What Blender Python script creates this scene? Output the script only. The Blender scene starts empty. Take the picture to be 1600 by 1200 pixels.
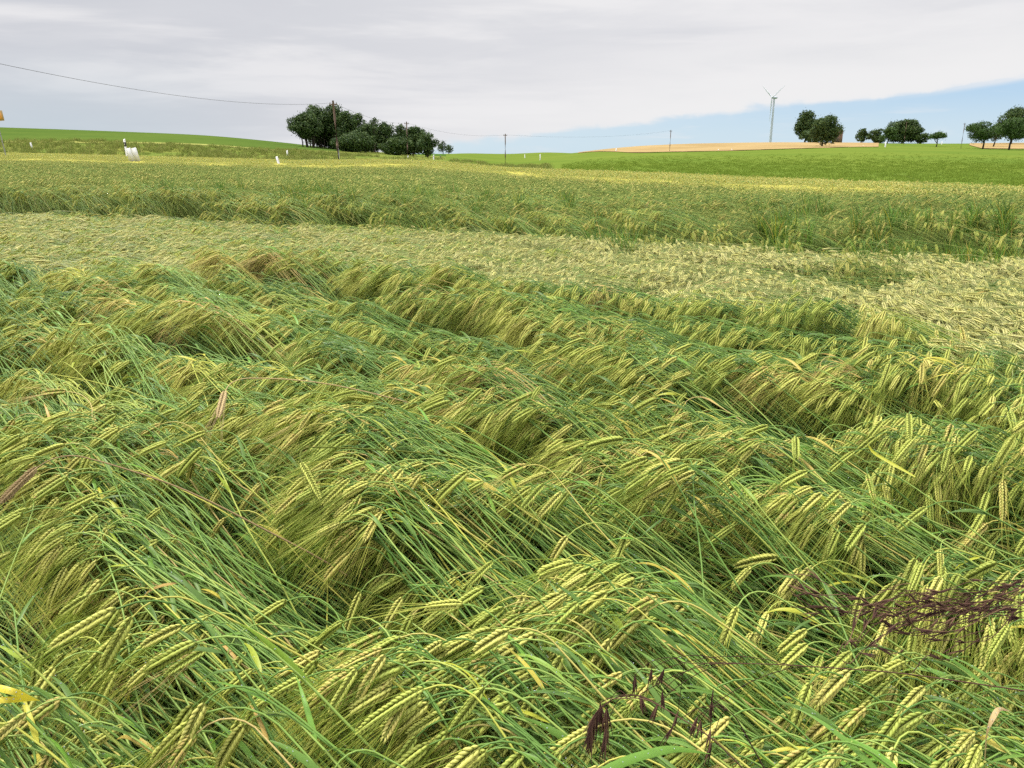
import bpy, math, random
import numpy as np
from mathutils import Vector, Matrix, Euler
R = math.radians
scene = bpy.context.scene
col = scene.collection
rng = np.random.default_rng(7)
random.seed(7)

# ------------------------------------------------------------------ camera
CAM = np.array([0.0, 0.0, 1.20]); PITCH = R(16.7); F = 1202.0
cd = bpy.data.cameras.new('camera'); cam = bpy.data.objects.new('camera', cd); col.objects.link(cam)
cam.location = CAM; cam.rotation_euler = (R(90)-PITCH, 0, 0)
cd.sensor_width = 36; cd.lens = F/1600*36; cd.clip_start = 0.05; cd.clip_end = 9000
scene.camera = cam
CP, SP = math.cos(PITCH), math.sin(PITCH)
def project(P):                       # world -> photo pixels (1600 wide)
    d = np.asarray(P, float)-CAM
    f = d[..., 1]*CP-d[..., 2]*SP; u = d[..., 1]*SP+d[..., 2]*CP
    f = np.where(f < 1e-3, 1e-3, f)
    return 800+F*d[..., 0]/f, 600-F*u/f, f
def z_at(v, Y):                       # height seen at picture row v at forward distance Y
    k = 600-v
    return CAM[2]+Y*(-SP*F+CP*k)/(CP*F+SP*k)
def s_at(u, v=240.0):                 # X/Y of a picture column
    return (u-800)/(CP*F+SP*(600-v))

# ------------------------------------------------------------------ world and sun
SUN_EL, SUN_AZ = R(62), R(-62)        # azimuth measured from +Y towards +X
w = bpy.data.worlds.new('World'); scene.world = w; w.use_nodes = True
nt = w.node_tree; nt.nodes.clear()
def N(nt, t, **k):
    n = nt.nodes.new(t)
    for a, b in k.items(): setattr(n, a, b)
    return n
def L(nt, a, b): nt.links.new(a, b)
def M(nt, op, a, b=None, c=None, clamp=False):
    n = N(nt, 'ShaderNodeMath', operation=op, use_clamp=clamp)
    for i, q in enumerate((a, b, c)):
        if q is None: continue
        if isinstance(q, (int, float)): n.inputs[i].default_value = q
        else: L(nt, q, n.inputs[i])
    return n.outputs[0]
def MIX(nt, f, a, b):
    n = N(nt, 'ShaderNodeMix', data_type='RGBA')
    for i, q in ((0, f), (6, a), (7, b)):
        if isinstance(q, (int, float)): n.inputs[i].default_value = q
        elif isinstance(q, tuple): n.inputs[i].default_value = (*q, 1)
        else: L(nt, q, n.inputs[i])
    return n.outputs[2]
def SM(nt, x, a, b):                  # smoothstep a..b
    n = N(nt, 'ShaderNodeMapRange', interpolation_type='SMOOTHSTEP')
    L(nt, x, n.inputs[0]); n.inputs[1].default_value = a; n.inputs[2].default_value = b
    return n.outputs[0]
def NOISE(nt, vec, scale, detail=4, rough=.5, dist=0):
    n = N(nt, 'ShaderNodeTexNoise'); n.inputs['Scale'].default_value = scale
    n.inputs['Detail'].default_value = detail; n.inputs['Roughness'].default_value = rough
    n.inputs['Distortion'].default_value = dist
    if vec is not None: L(nt, vec, n.inputs['Vector'])
    return n.outputs[0]
sky = N(nt, 'ShaderNodeTexSky', sky_type='NISHITA'); sky.sun_disc = False
sky.sun_elevation = SUN_EL; sky.sun_rotation = SUN_AZ; sky.air_density = 1.2; sky.dust_density = 1.5
bg1 = N(nt, 'ShaderNodeBackground'); bg1.inputs[1].default_value = 0.15; L(nt, sky.outputs[0], bg1.inputs[0])
tc = N(nt, 'ShaderNodeTexCoord'); sp = N(nt, 'ShaderNodeSeparateXYZ'); L(nt, tc.outputs['Generated'], sp.inputs[0])
dx, dy, dz = sp.outputs
# cloud deck coordinates: direction projected on a flat layer overhead
zz = M(nt, 'MAXIMUM', M(nt, 'ADD', dz, 0.06), 0.02)
cb = N(nt, 'ShaderNodeCombineXYZ'); L(nt, M(nt, 'DIVIDE', dx, zz), cb.inputs[0]); L(nt, M(nt, 'MULTIPLY', M(nt, 'DIVIDE', dy, zz), 1.0), cb.inputs[1])
n1 = NOISE(nt, cb.outputs[0], 0.55, 6, .55, .6)
mp = N(nt, 'ShaderNodeMapping'); mp.inputs['Scale'].default_value = (2.2, 2.2, 17); mp.inputs['Rotation'].default_value = (0, R(7), 0); L(nt, tc.outputs['Generated'], mp.inputs[0])
n2 = NOISE(nt, mp.outputs[0], 1.6, 5, .55, .3)
n3 = NOISE(nt, tc.outputs['Generated'], 26, 4, .5, .3)
e = M(nt, 'SUBTRACT', dz, M(nt, 'ADD', M(nt, 'MULTIPLY', dx, .118), M(nt, 'MULTIPLY', dy, .0165)))
e = M(nt, 'ADD', e, M(nt, 'MULTIPLY', M(nt, 'SUBTRACT', n2, .5), .048))
e = M(nt, 'ADD', e, M(nt, 'MULTIPLY', M(nt, 'SUBTRACT', n3, .5), .020))
cover = M(nt, 'ADD', M(nt, 'MULTIPLY', SM(nt, e, -.004, .006), .8), M(nt, 'MULTIPLY', SM(nt, e, -.014, .012), .2))
wisp = M(nt, 'MULTIPLY', SM(nt, NOISE(nt, mp.outputs[0], 3.5, 5, .6, .5), .52, .75), .35); cover = M(nt, 'MAXIMUM', cover, wisp)
behind = SM(nt, dy, .15, -.1)
cover = M(nt, 'MAXIMUM', cover, behind)
# thin streak over the blue on the right
st = M(nt, 'SUBTRACT', dz, M(nt, 'MULTIPLY', dx, .148)); st = M(nt, 'ADD', st, M(nt, 'MULTIPLY', M(nt, 'SUBTRACT', n2, .5), .02))
st = M(nt, 'SUBTRACT', 1.0, SM(nt, M(nt, 'ABSOLUTE', st), 0.0, .010))
st = M(nt, 'MULTIPLY', st, SM(nt, dx, .38, .52)); 
cover = M(nt, 'MAXIMUM', cover, M(nt, 'MULTIPLY', st, .75))
az = SM(nt, dx, -.5, .35)
cl = MIX(nt, az, (.62, .635, .685), (.82, .815, .835))
cl = MIX(nt, SM(nt, n1, .38, .74), cl, (.69, .70, .74))
cl = MIX(nt, M(nt, 'MULTIPLY', SM(nt, n2, .42, .66), .7), cl, (.88, .87, .88))
low = SM(nt, e, .10, .0)              # brighter towards the edge of the deck
cl = MIX(nt, M(nt, 'MULTIPLY', low, az), cl, (.87, .865, .87))
lowl = SM(nt, dz, .13, .0)
cl = MIX(nt, M(nt, 'MULTIPLY', lowl, M(nt, 'SUBTRACT', 1.0, SM(nt, dx, -.52, -.2))), cl, (.56, .635, .70))
bg2 = N(nt, 'ShaderNodeBackground'); L(nt, cl, bg2.inputs[0]); L(nt, M(nt, 'ADD', 1.0, M(nt, 'MULTIPLY', SM(nt, dz, .22, .85), 1.7)), bg2.inputs[1])
# blue gap: Nishita tinted with horizon paleness of thin high haze
bgb = N(nt, 'ShaderNodeBackground'); bgb.inputs[1].default_value = 1.0
L(nt, MIX(nt, SM(nt, dz, .0, .11), (.66, .82, .93), (.36, .59, .88)), bgb.inputs[0])
mb = N(nt, 'ShaderNodeMixShader'); mb.inputs[0].default_value = .88; L(nt, bg1.outputs[0], mb.inputs[1]); L(nt, bgb.outputs[0], mb.inputs[2])
ms = N(nt, 'ShaderNodeMixShader'); L(nt, cover, ms.inputs[0]); L(nt, mb.outputs[0], ms.inputs[1]); L(nt, bg2.outputs[0], ms.inputs[2])
wo = N(nt, 'ShaderNodeOutputWorld'); L(nt, ms.outputs[0], wo.inputs[0])
sl = bpy.data.lights.new('sun', 'SUN'); sl.energy = 3.6; sl.angle = R(7); sl.color = (1, .95, .83)
so = bpy.data.objects.new('sun', sl); col.objects.link(so)
sd = Vector((math.sin(SUN_AZ)*math.cos(SUN_EL), math.cos(SUN_AZ)*math.cos(SUN_EL), math.sin(SUN_EL)))
so.rotation_euler = sd.to_track_quat('Z', 'Y').to_euler()
scene.view_settings.view_transform = 'Standard'; scene.view_settings.look = 'None'
scene.view_settings.exposure = 0.0; scene.view_settings.gamma = 1; scene.view_settings.use_curve_mapping = False
scene.render.engine = 'CYCLES'
scene.cycles.max_bounces = 4; scene.cycles.diffuse_bounces = 1; scene.cycles.glossy_bounces = 2
scene.cycles.transmission_bounces = 3; scene.cycles.transparent_max_bounces = 2
scene.cycles.use_denoising = False
scene.cycles.use_adaptive_sampling = True; scene.cycles.adaptive_threshold = .03; scene.cycles.adaptive_min_samples = 44

# ------------------------------------------------------------------ noise helpers
def _h(ix, iy, seed):
    n = (ix.astype(np.int64)*374761393+iy.astype(np.int64)*668265263+seed*1442695041) & 0x7fffffff
    n = ((n ^ (n >> 13))*1274126177) & 0x7fffffff
    return ((n ^ (n >> 16)) & 0xffff)/65535.0
def vnoise(x, y, seed=0):
    x = np.asarray(x, float); y = np.asarray(y, float)
    ix, iy = np.floor(x), np.floor(y); fx, fy = x-ix, y-iy
    fx = fx*fx*fx*(fx*(fx*6-15)+10); fy = fy*fy*fy*(fy*(fy*6-15)+10)
    a, b = _h(ix, iy, seed), _h(ix+1, iy, seed); c, d = _h(ix, iy+1, seed), _h(ix+1, iy+1, seed)
    return (a*(1-fx)+b*fx)*(1-fy)+(c*(1-fx)+d*fx)*fy
def fbm(x, y, seed=0, o=3):
    s = 0; a = .5; t = 0
    for k in range(o):
        s = s+a*vnoise(np.asarray(x)*2**k+k*17.3, np.asarray(y)*2**k+k*9.1, seed+k); t += a; a *= .5
    return s/t
def sstep(a, b, x):
    t = np.clip((np.asarray(x, float)-a)/(b-a), 0, 1); return t*t*(3-2*t)

# ------------------------------------------------------------------ terrain heights
COLS = [-300, 0, 200, 330, 455, 520, 600, 660, 720, 790, 860, 1000, 1160, 1320, 1460, 1600, 1900]
#   per column: (Y, v) of the GROUND, or (Y, v, 'c') of the top of the standing crop
ED = {-300: 84, 0: 80, 200: 77, 330: 75, 455: 72, 520: 71, 600: 70, 660: 70, 720: 66, 790: 60, 860: 52, 1000: 43, 1160: 36, 1320: 31, 1460: 28.5, 1600: 26, 1900: 22}
EV = {-300: 233, 0: 237.5, 200: 242, 330: 245.5, 455: 248.5, 520: 248, 600: 247.5, 660: 249, 720: 253.5, 790: 259.5, 860: 262.6, 1000: 267, 1160: 274, 1320: 280, 1460: 284.5, 1600: 290, 1900: 301}
CROP = 0.62
TB = {
 -300: [(112, 217), (230, 188), (400, 200)],
 0:   [(112, 219.5), (230, 198), (400, 206)],
 200: [(114, 221.5), (228, 205.3), (400, 213)],
 330: [(118, 225), (225, 211.5), (400, 219)],
 455: [(125, 235), (220, 223.5), (400, 228)],
 520: [(125, 241), (200, 231), (400, 235)],
 600: [(125, 245), (200, 238), (400, 239)],
 660: [(125, 248.5), (200, 243), (500, 240)],
 720: [(140, 251), (300, 243.5), (650, 239.5)],
 790: [(165, 257), (300, 248), (650, 240)],
 860: [(160, 256), (300, 243.5), (600, 237.8)],
 1000: [(120, 252), (230, 239), (320, 227.3)],
 1160: [(120, 252), (240, 235), (330, 221.8)],
 1320: [(120, 251), (260, 229.5), (340, 222.0)],
 1460: [(120, 252), (255, 230.5), (340, 223.0)],
 1600: [(120, 254), (235, 234), (330, 222.2)],
 1900: [(120, 256), (230, 234), (330, 221.0)]}
YK = np.array([0, 14, 26, 45, 62, 85, 115, 150, 200, 240, 300, 345, 450, 650, 1000, 2000, 8000.])
def _colz(u):
    ys = [14.0, ED[u], ED[u]+2]; zs = [0.0, z_at(EV[u], ED[u])-CROP, z_at(EV[u], ED[u])-CROP]
    for y_, v_ in TB[u]: ys.append(y_); zs.append(z_at(v_, y_))
    zl = zs[-1]; ys += [ys[-1]*1.6, 9000]; zs += [zl-5, zl-40]
    fine = np.exp(np.linspace(math.log(10), math.log(9000), 160))
    f = np.interp(np.log(fine), np.log(ys), zs)
    # blend linear-in-Y (true straight slopes) and soften kinks
    f = np.interp(fine, ys, zs)
    k = np.array([1, 3, 4, 3, 1.])/12; g = np.convolve(np.pad(f, 2, 'edge'), k, 'valid')
    return fine, g
_F = None; _G = []
for u in COLS:
    fi, g = _colz(u); _F = fi; _G.append(g)
_G = np.array(_G); _S = np.array([s_at(u) for u in COLS]); _LF = np.log(_F)
def ground(x, y):
    x = np.asarray(x, float); y = np.asarray(y, float); x, y = np.broadcast_arrays(x, y)
    Y = np.maximum(y, 10.0); s = np.clip(x/Y, _S[0], _S[-1]-1e-6)
    j = np.clip(np.searchsorted(_S, s, 'right')-1, 0, len(_S)-2)
    t = (s-_S[j])/(_S[j+1]-_S[j])
    jm, jp = np.maximum(j-1, 0), np.minimum(j+2, len(_S)-1)
    q = (np.log(Y)-_LF[0])/(_LF[1]-_LF[0]); q = np.clip(q, 0, len(_LF)-1.001); i = q.astype(int); fq = q-i
    def g(jj): return _G[jj, i]*(1-fq)+_G[jj, i+1]*fq
    p0, p1, p2, p3 = g(jm), g(j), g(j+1), g(jp)
    m1 = (p2-p0)/(_S[j+1]-_S[jm])*(_S[j+1]-_S[j]); m2 = (p3-p1)/(_S[jp]-_S[j])*(_S[j+1]-_S[j])
    t2, t3 = t*t, t*t*t
    z = (2*t3-3*t2+1)*p1+(t3-2*t2+t)*m1+(-2*t3+3*t2)*p2+(t3-t2)*m2
    return z*sstep(12, 18, y)
def edgeY(x, y=None, s=None):
    s = np.asarray(s if s is not None else x/np.maximum(y, .1)); return np.interp(s, _S, [ED[u] for u in COLS])
def gpt(u, Y, v=240):                 # world ground point seen in picture column u at distance Y
    x = s_at(u, v)*Y; return Vector((x, Y, float(ground(x, Y))))

# ------------------------------------------------------------------ materials
def mat(name, rough=.6, spec=.3):
    m = bpy.data.materials.new(name); m.use_nodes = True; t = m.node_tree; t.nodes.clear()
    b = N(t, 'ShaderNodeBsdfPrincipled'); o = N(t, 'ShaderNodeOutputMaterial'); L(t, b.outputs[0], o.inputs[0])
    b.inputs['Roughness'].default_value = rough; b.inputs['Specular IOR Level'].default_value = spec
    return m, t, b, o
def flat(name, c, rough=.6, spec=.3, var=.15, scale=3.0, metal=0):
    m, t, b, o = mat(name, rough, spec); b.inputs['Metallic'].default_value = metal
    tcn = N(t, 'ShaderNodeTexCoord'); n = NOISE(t, tcn.outputs['Object'], scale, 5, .6)
    L(t, MIX(t, n, tuple(q*(1-var) for q in c), tuple(min(1, q*(1+var)) for q in c)), b.inputs['Base Color'])
    return m
def plant_mat(name, cols_, rough=.5, spec=.35, trans=.25, patch=.5, tip=None, base=None):
    """cols_: colours picked by per-instance random; patch: large-scale world variation; tip: colour towards attribute t=1"""
    m, t, b, o = mat(name, rough, spec)
    oi = N(t, 'ShaderNodeObjectInfo'); geo = N(t, 'ShaderNodeNewGeometry')
    at = N(t, 'ShaderNodeAttribute', attribute_name='rnd')
    f = M(t, 'FRACT', M(t, 'ADD', oi.outputs['Random'], at.outputs['Fac']))
    cr = N(t, 'ShaderNodeValToRGB'); L(t, f, cr.inputs[0]); e = cr.color_ramp.elements
    while len(e) < len(cols_): e.new(.5)
    for i, (p, c) in enumerate(cols_): e[i].position = p; e[i].color = (*c, 1)
    c = cr.outputs[0]
    if patch:
        n = NOISE(t, geo.outputs['Position'], .9, 3, .5)
        hs = N(t, 'ShaderNodeHueSaturation'); L(t, c, hs.inputs['Color'])
        L(t, M(t, 'ADD', .5-.022*patch, M(t, 'MULTIPLY', n, .044*patch)), hs.inputs['Hue'])
        L(t, M(t, 'ADD', 1-.22*patch, M(t, 'MULTIPLY', n, .44*patch)), hs.inputs['Value']); c = hs.outputs[0]
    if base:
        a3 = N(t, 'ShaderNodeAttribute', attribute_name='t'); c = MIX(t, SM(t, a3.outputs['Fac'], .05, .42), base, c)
    if tip:
        a2 = N(t, 'ShaderNodeAttribute', attribute_name='t')
        c = MIX(t, M(t, 'MULTIPLY', a2.outputs['Fac'], tip[1]), c, tip[0])
    L(t, c, b.inputs['Base Color'])
    if trans:
        tr = N(t, 'ShaderNodeBsdfTranslucent'); L(t, c, tr.inputs[0])
        mx = N(t, 'ShaderNodeMixShader'); mx.inputs[0].default_value = trans
        L(t, b.outputs[0], mx.inputs[1]); L(t, tr.outputs[0], mx.inputs[2]); L(t, mx.outputs[0], o.inputs[0])
    return m
EARC = [(0, (.22, .32, .045)), (.3, (.36, .45, .075)), (.65, (.52, .54, .115)), (.9, (.62, .58, .17)), (.96, (.60, .48, .14)), (1, (.50, .34, .12))]
EAR_LIT = [(0, (.54, .52, .13)), (.5, (.68, .64, .20)), (1, (.70, .65, .28))]
EARG = [(0, (.42, .41, .095)), (.5, (.48, .45, .11)), (1, (.54, .49, .14))]
STEMC = [(0, (.09, .18, .035)), (.5, (.18, .30, .058)), (.82, (.32, .42, .095)), (.93, (.48, .48, .08)), (1, (.5, .38, .15))]
LEAFC = [(0, (.075, .145, .026)), (.5, (.125, .215, .038)), (.82, (.17, .34, .045)), (.92, (.50, .47, .05)), (1, (.52, .34, .11))]
AWNC = [(0, (.17, .25, .028)), (.6, (.29, .35, .045)), (.92, (.54, .54, .10)), (1, (.5, .36, .14))]
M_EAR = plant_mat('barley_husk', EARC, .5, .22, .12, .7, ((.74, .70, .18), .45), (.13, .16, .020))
M_EAR_LIT = plant_mat('toplit_husk', EAR_LIT, .5, .3, .12, .4, ((.80, .78, .34), .4), (.28, .32, .06)); M_EARG = plant_mat('golden_husk', EARG, .55, .25, .12, .3)  # husk copy paled to carry the light falling on the flattened ears
M_STEM = plant_mat('barley_straw', STEMC, .42, .22, .03, .5)
M_LEAF = plant_mat('barley_blade', LEAFC, .42, .24, .2, .5)
M_AWN = plant_mat('barley_awn', AWNC, .45, .2, .05, .5)
M_DROP, _t, _b, _o = mat('rain_drop', .03, 1.0); _b.inputs['Base Color'].default_value = (.75, .82, .85, 1); _b.inputs['Transmission Weight'].default_value = .6; _b.inputs['IOR'].default_value = 1.33
PMP = [plant_mat('pale_straw', [(0, (.20, .26, .07)), (1, (.38, .40, .13))], .4, .3, .05, .5), M_EAR_LIT, plant_mat('toplit_awn', [(0, (.38, .44, .13)), (1, (.56, .54, .22))], .45, .3, .15, .4), M_LEAF, M_DROP]  # flattened-zone set: husk and awns lightened as if lit from above
PMG = [M_STEM, M_EARG, plant_mat('golden_awn', [(0, (.40, .40, .09)), (1, (.50, .46, .12))], .5, .3, .1, .3), M_LEAF, M_DROP]
PMF = [plant_mat('far_straw', [(0, (.12, .18, .04)), (.6, (.20, .26, .065)), (1, (.30, .33, .09))], .8, .05, 0, .6), plant_mat('far_husk', [(0, (.36, .38, .09)), (.6, (.48, .46, .14)), (1, (.54, .50, .17))], .8, .05, .1, .5), plant_mat('far_awn', [(0, (.22, .27, .04)), (1, (.34, .34, .07))], .8, .05, .1, .4), plant_mat('far_blade', [(0, (.065, .125, .035)), (.7, (.11, .18, .05)), (1, (.18, .24, .065))], .8, .08, .15, .5), M_DROP]
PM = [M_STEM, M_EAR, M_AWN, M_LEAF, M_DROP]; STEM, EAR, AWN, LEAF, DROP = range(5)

# ------------------------------------------------------------------ mesh builder
class MB:
    def __init__(s): s.v = []; s.f = []; s.n = 0; s.mi = []; s.t = []; s.r = []
    def add(s, v, f, mi=0, t=0.0, r=0.0):
        v = np.asarray(v, float).reshape(-1, 3); k = len(v)
        s.v.append(v); s.f.append(np.asarray(f, int)+s.n); s.mi += [mi]*len(f); s.n += k
        s.t.append(np.broadcast_to(np.asarray(t, float), (k,))); s.r.append(np.broadcast_to(np.asarray(r, float), (k,)))
    def merge(s, o, Mx=None, dr=0.0):
        if not o.n: return
        V = np.concatenate(o.v)
        if Mx is not None: V = V@Mx[:3, :3].T+Mx[:3, 3]
        s.v.append(V); s.f += [f+s.n for f in o.f]; s.mi += o.mi; s.t += o.t; s.r += [q+dr for q in o.r]; s.n += len(V)
    def mesh(s, name, mats, smooth=True):
        me = bpy.data.meshes.new(name); V = np.concatenate(s.v)
        lens = []; idx = []
        for f in s.f: lens.append(np.full(len(f), f.shape[1])); idx.append(f.ravel())
        lens = np.concatenate(lens); idx = np.concatenate(idx)
        me.vertices.add(len(V)); me.vertices.foreach_set('co', V.ravel())
        me.loops.add(len(idx)); me.loops.foreach_set('vertex_index', idx.astype(np.int32))
        me.polygons.add(len(lens)); st = np.concatenate([[0], np.cumsum(lens)[:-1]])
        me.polygons.foreach_set('loop_start', st.astype(np.int32)); me.polygons.foreach_set('loop_total', lens.astype(np.int32))
        me.polygons.foreach_set('material_index', np.array(s.mi, np.int32))
        for m in mats: me.materials.append(m)
        me.update(calc_edges=True)
        if smooth: me.polygons.foreach_set('use_smooth', np.ones(len(lens), bool))
        for nm, a in (('t', s.t), ('rnd', s.r)):
            at = me.attributes.new(nm, 'FLOAT', 'POINT'); at.data.foreach_set('value', np.concatenate(a).astype(np.float32))
        me.update(); return me
    def build(s, name, mats, parent=None, loc=None, smooth=True):
        if not isinstance(mats, (list, tuple)): mats = [mats]
        o = bpy.data.objects.new(name, s.mesh(name, mats, smooth)); col.objects.link(o)
        if parent is not None: o.parent = parent
        if loc is not None: o.location = loc
        return o
def norm(a): return a/np.maximum(np.linalg.norm(a, axis=-1, keepdims=True), 1e-9)
def frames(P, up=(0, 0, 1)):
    P = np.asarray(P, float); T = norm(np.gradient(P, axis=0)); up = np.asarray(up, float)
    B = norm(np.cross(T, up)+1e-6*np.array([0, 1, 0])); Nn = norm(np.cross(B, T)); return T, Nn, B
def tube(mb, P, r, n=5, mi=0, t=0.0, rr=0.0, up=(0, 0, 1), cap=False):
    P = np.asarray(P, float); k = len(P); T, Nn, B = frames(P, up); r = np.broadcast_to(r, (k,))
    a = np.arange(n)*2*math.pi/n
    V = P[:, None]+r[:, None, None]*(np.cos(a)[None, :, None]*Nn[:, None]+np.sin(a)[None, :, None]*B[:, None])
    i = np.arange(k-1)[:, None]*n; j = np.arange(n)[None]; j2 = (j+1) % n
    f = np.stack([i+j, i+j2, i+n+j2, i+n+j], -1).reshape(-1, 4)
    mb.add(V, f, mi, np.repeat(np.broadcast_to(t, (k,)), n), rr)
    if cap:
        mb.add(V[-1], [list(range(n))], mi, 0, rr)
def ribbon(mb, P, wid, mi=0, t=0.0, rr=0.0, side=None, fold=.0, up=(0, 0, 1)):
    P = np.asarray(P, float); k = len(P); T, Nn, B = frames(P, up)
    if side is not None: B = norm(side-(side*T).sum(-1, keepdims=True)*T); Nn = np.cross(B, T)
    wid = np.broadcast_to(wid, (k,))[:, None]
    if fold:
        V = np.stack([P-B*wid+Nn*wid*fold, P, P+B*wid+Nn*wid*fold], 1); q = 3
    else: V = np.stack([P-B*wid, P+B*wid], 1); q = 2
    i = np.arange(k-1)[:, None]*q; j = np.arange(q-1)[None]
    f = np.stack([i+j, i+j+1, i+q+j+1, i+q+j], -1).reshape(-1, 4)
    mb.add(V, f, mi, np.repeat(np.broadcast_to(t, (k,)), q), rr)
def box(mb, c, s, mi=0, Rm=None):
    c = np.asarray(c, float); s = np.asarray(s, float)/2
    v = np.array([[x, y, z] for x in (-1, 1) for y in (-1, 1) for z in (-1, 1)], float)*s
    if Rm is not None: v = v@np.asarray(Rm).T
    mb.add(v+c, [[0, 1, 3, 2], [4, 6, 7, 5], [0, 4, 5, 1], [2, 3, 7, 6], [0, 2, 6, 4], [1, 5, 7, 3]], mi)

# kernel templates (axis +X, length 1, unit radius)
def ktemplate(n, xs, rs):
    a = np.arange(n)*2*math.pi/n; V = []
    for x, r in zip(xs, rs): V += [[x, r*math.cos(q), r*math.sin(q)] for q in a]
    k = len(xs); i = np.arange(k-1)[:, None]*n; j = np.arange(n)[None]; j2 = (j+1) % n
    f = np.stack([i+j, i+j2, i+n+j2, i+n+j], -1).reshape(-1, 4)
    return np.array(V), f, np.repeat(xs, n)
K0 = ktemplate(6, [0, .18, .45, .75, .93, 1.0], [.35, .8, 1, .8, .38, .06])
K1 = ktemplate(4, [0, .35, .75, 1.0], [.4, 1, .8, .05])

def make_plant(rg, lod=0, droop=None, Ls=None, earlen=None, nleaf=None, bleach=False):
    """returns dict of MB parts and the apex; root at origin, leaning to +X"""
    Ls = Ls or rg.uniform(.68, .82); droop = droop if droop is not None else rg.uniform(34, 64)
    el = earlen or rg.uniform(.056, .092); hook = R(rg.normal(64, 12))
    ns = 14 if lod == 0 else (7 if lod == 1 else 5)
    d0 = rg.uniform(30, 40); d1 = rg.uniform(10, 24); sw = rg.uniform(-1, 1)*.12
    nk = rg.uniform(.06, .11)                       # neck length
    def ang(s):                                     # elevation angle along stem
        k = s/Ls
        a = d0*(1-k)**1.2+d1*k
        a = a-(d1+droop*.75)*sstep(Ls-nk, Ls, s)**1.3 if False else np.where(s > Ls-nk, (d1)-(d1+droop*.8)*((s-(Ls-nk))/nk)**1.3, a)
        return a
    tot = Ls+el
    S = np.concatenate([np.linspace(0, Ls-nk, ns), np.linspace(Ls-nk, Ls, 6 if lod == 0 else 3)[1:]])
    Sf = np.linspace(0, tot, 400)
    A = np.where(Sf <= Ls, ang(np.minimum(Sf, Ls)), -droop*.8-droop*.2*np.clip((Sf-Ls)/el, 0, 1)*1.6)
    A = np.radians(A); yaw = sw*(Sf/tot)**2*2+hook*sstep(Ls-nk*1.5, Ls+.025, Sf)
    dX = np.stack([np.cos(A)*np.cos(yaw), np.cos(A)*np.sin(yaw), np.sin(A)], -1)
    C = np.concatenate([[[0, 0, 0]], np.cumsum(dX[:-1]*(Sf[1]-Sf[0]), 0)])
    if lod == 0: C[:, 1] += .003*np.sin(Sf*17+rg.uniform(0, 6)); C[:, 2] += .003*np.sin(Sf*13+rg.uniform(0, 6))
    at = lambda s: np.stack([np.interp(s, Sf, C[:, i]) for i in range(3)], -1)
    parts = {k: MB() for k in ('stem', 'ear', 'awns', 'leaf', 'leaf2')}; rr = rg.uniform(0, 1) if lod else 0.0
    P = at(S); rad = np.interp(S/Ls, [0, .7, 1], [.0021, .0018, .0012])
    if lod == 2: rad = rad*1.25
    tube(parts['stem'], P, rad, 5 if lod == 0 else 3, STEM, 0, rr)
    # ear
    Pe = at(np.linspace(Ls, tot, 30)); T, Nn, B = frames(Pe)
    roll = rg.normal(0, .55); cN = math.cos(roll)*Nn+math.sin(roll)*B; cB = np.cross(T, cN)
    kr = np.linspace(0, 1, 30)
    e = parts['ear']; aw = parts['awns']; tips = []
    fat = rg.uniform(.86, 1.12)
    if lod < 2:
        step = .0060 if lod == 0 else .0074; nk_ = int(el/step); K = K0 if lod == 0 else K1
        kl = .0122 if lod == 0 else .0145; kw = .0027 if lod == 0 else .0036
        rows = [(.85, 0), (-.85, .15), (math.pi-.85, .5), (math.pi+.85, .65)]
        for a, off in rows:
            for i in range(nk_):
                q = (i+off)/nk_
                if q > .97: continue
                j = min(int(q*29), 28); p = Pe[j]*(1-(q*29-j))+Pe[j+1]*(q*29-j)
                o = math.cos(a)*cN[j]+math.sin(a)*1.25*cB[j]
                env = fat*min(1, .72+q*3)*(1 if q < .72 else 1-.55*(q-.72)/.28)
                sp_ = .44*(1-.35*q)
                d = norm(T[j]+o*sp_+rg.normal(0, .03, 3)); bb = norm(np.cross(d, o)); nn = np.cross(bb, d)
                Mx = np.stack([d*kl*env, nn*kw*env*.85, bb*kw*env], 1)
                V = K[0]@Mx.T+p+o*.0026*env
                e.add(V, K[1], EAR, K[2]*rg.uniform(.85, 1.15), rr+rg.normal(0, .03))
                tips.append((p+o*.0026*env+d*kl*env*.95, d, T[j], q))
        base_r = .0016
        tube(e, Pe[::4], base_r, 4, EAR, .2, rr)
    else:
        w_ = np.interp(np.linspace(0, 1, 7), [0, .1, .6, 1], [.3, 1, .9, .15])*.0080
        w_ = w_*(1+.25*(np.arange(7) % 2))
        tube(e, Pe[np.linspace(0, 29, 7).astype(int)], w_, 4, EAR, .5*(np.arange(7) % 2), rr)
        for q in np.linspace(.1, .9, 5): j = int(q*29); tips.append((Pe[j], norm(T[j]+rg.normal(0, .1, 3)), T[j], q))
    # awns
    rg.shuffle(tips); na = {0: 11, 1: 6, 2: 4}[lod]; aw_w = {0: .00056, 1: .0010, 2: .0018}[lod]
    for p, d, tt, q in tips[:na]:
        ln = rg.uniform(.075, .13); d = norm(tt+(d-tt)*rg.uniform(.2, .7)+rg.normal(0, .03, 3)); k = 4 if lod == 0 else 3
        s_ = np.linspace(0, 1, k)[:, None]; Pa = p+d*s_*ln+np.array([0, 0, -.010])*s_**2+rg.normal(0, .004, 3)*s_**2
        if lod == 0: tube(aw, Pa, aw_w*np.linspace(1, .35, k), 3, AWN, 0, rr)
        else: ribbon(aw, Pa, aw_w*np.linspace(1, .25, k), AWN, 0, rr, side=norm(rg.normal(0, 1, 3)))
    # leaves
    nl = nleaf if nleaf is not None else (1 if rg.random() < .88 else 2)
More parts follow.
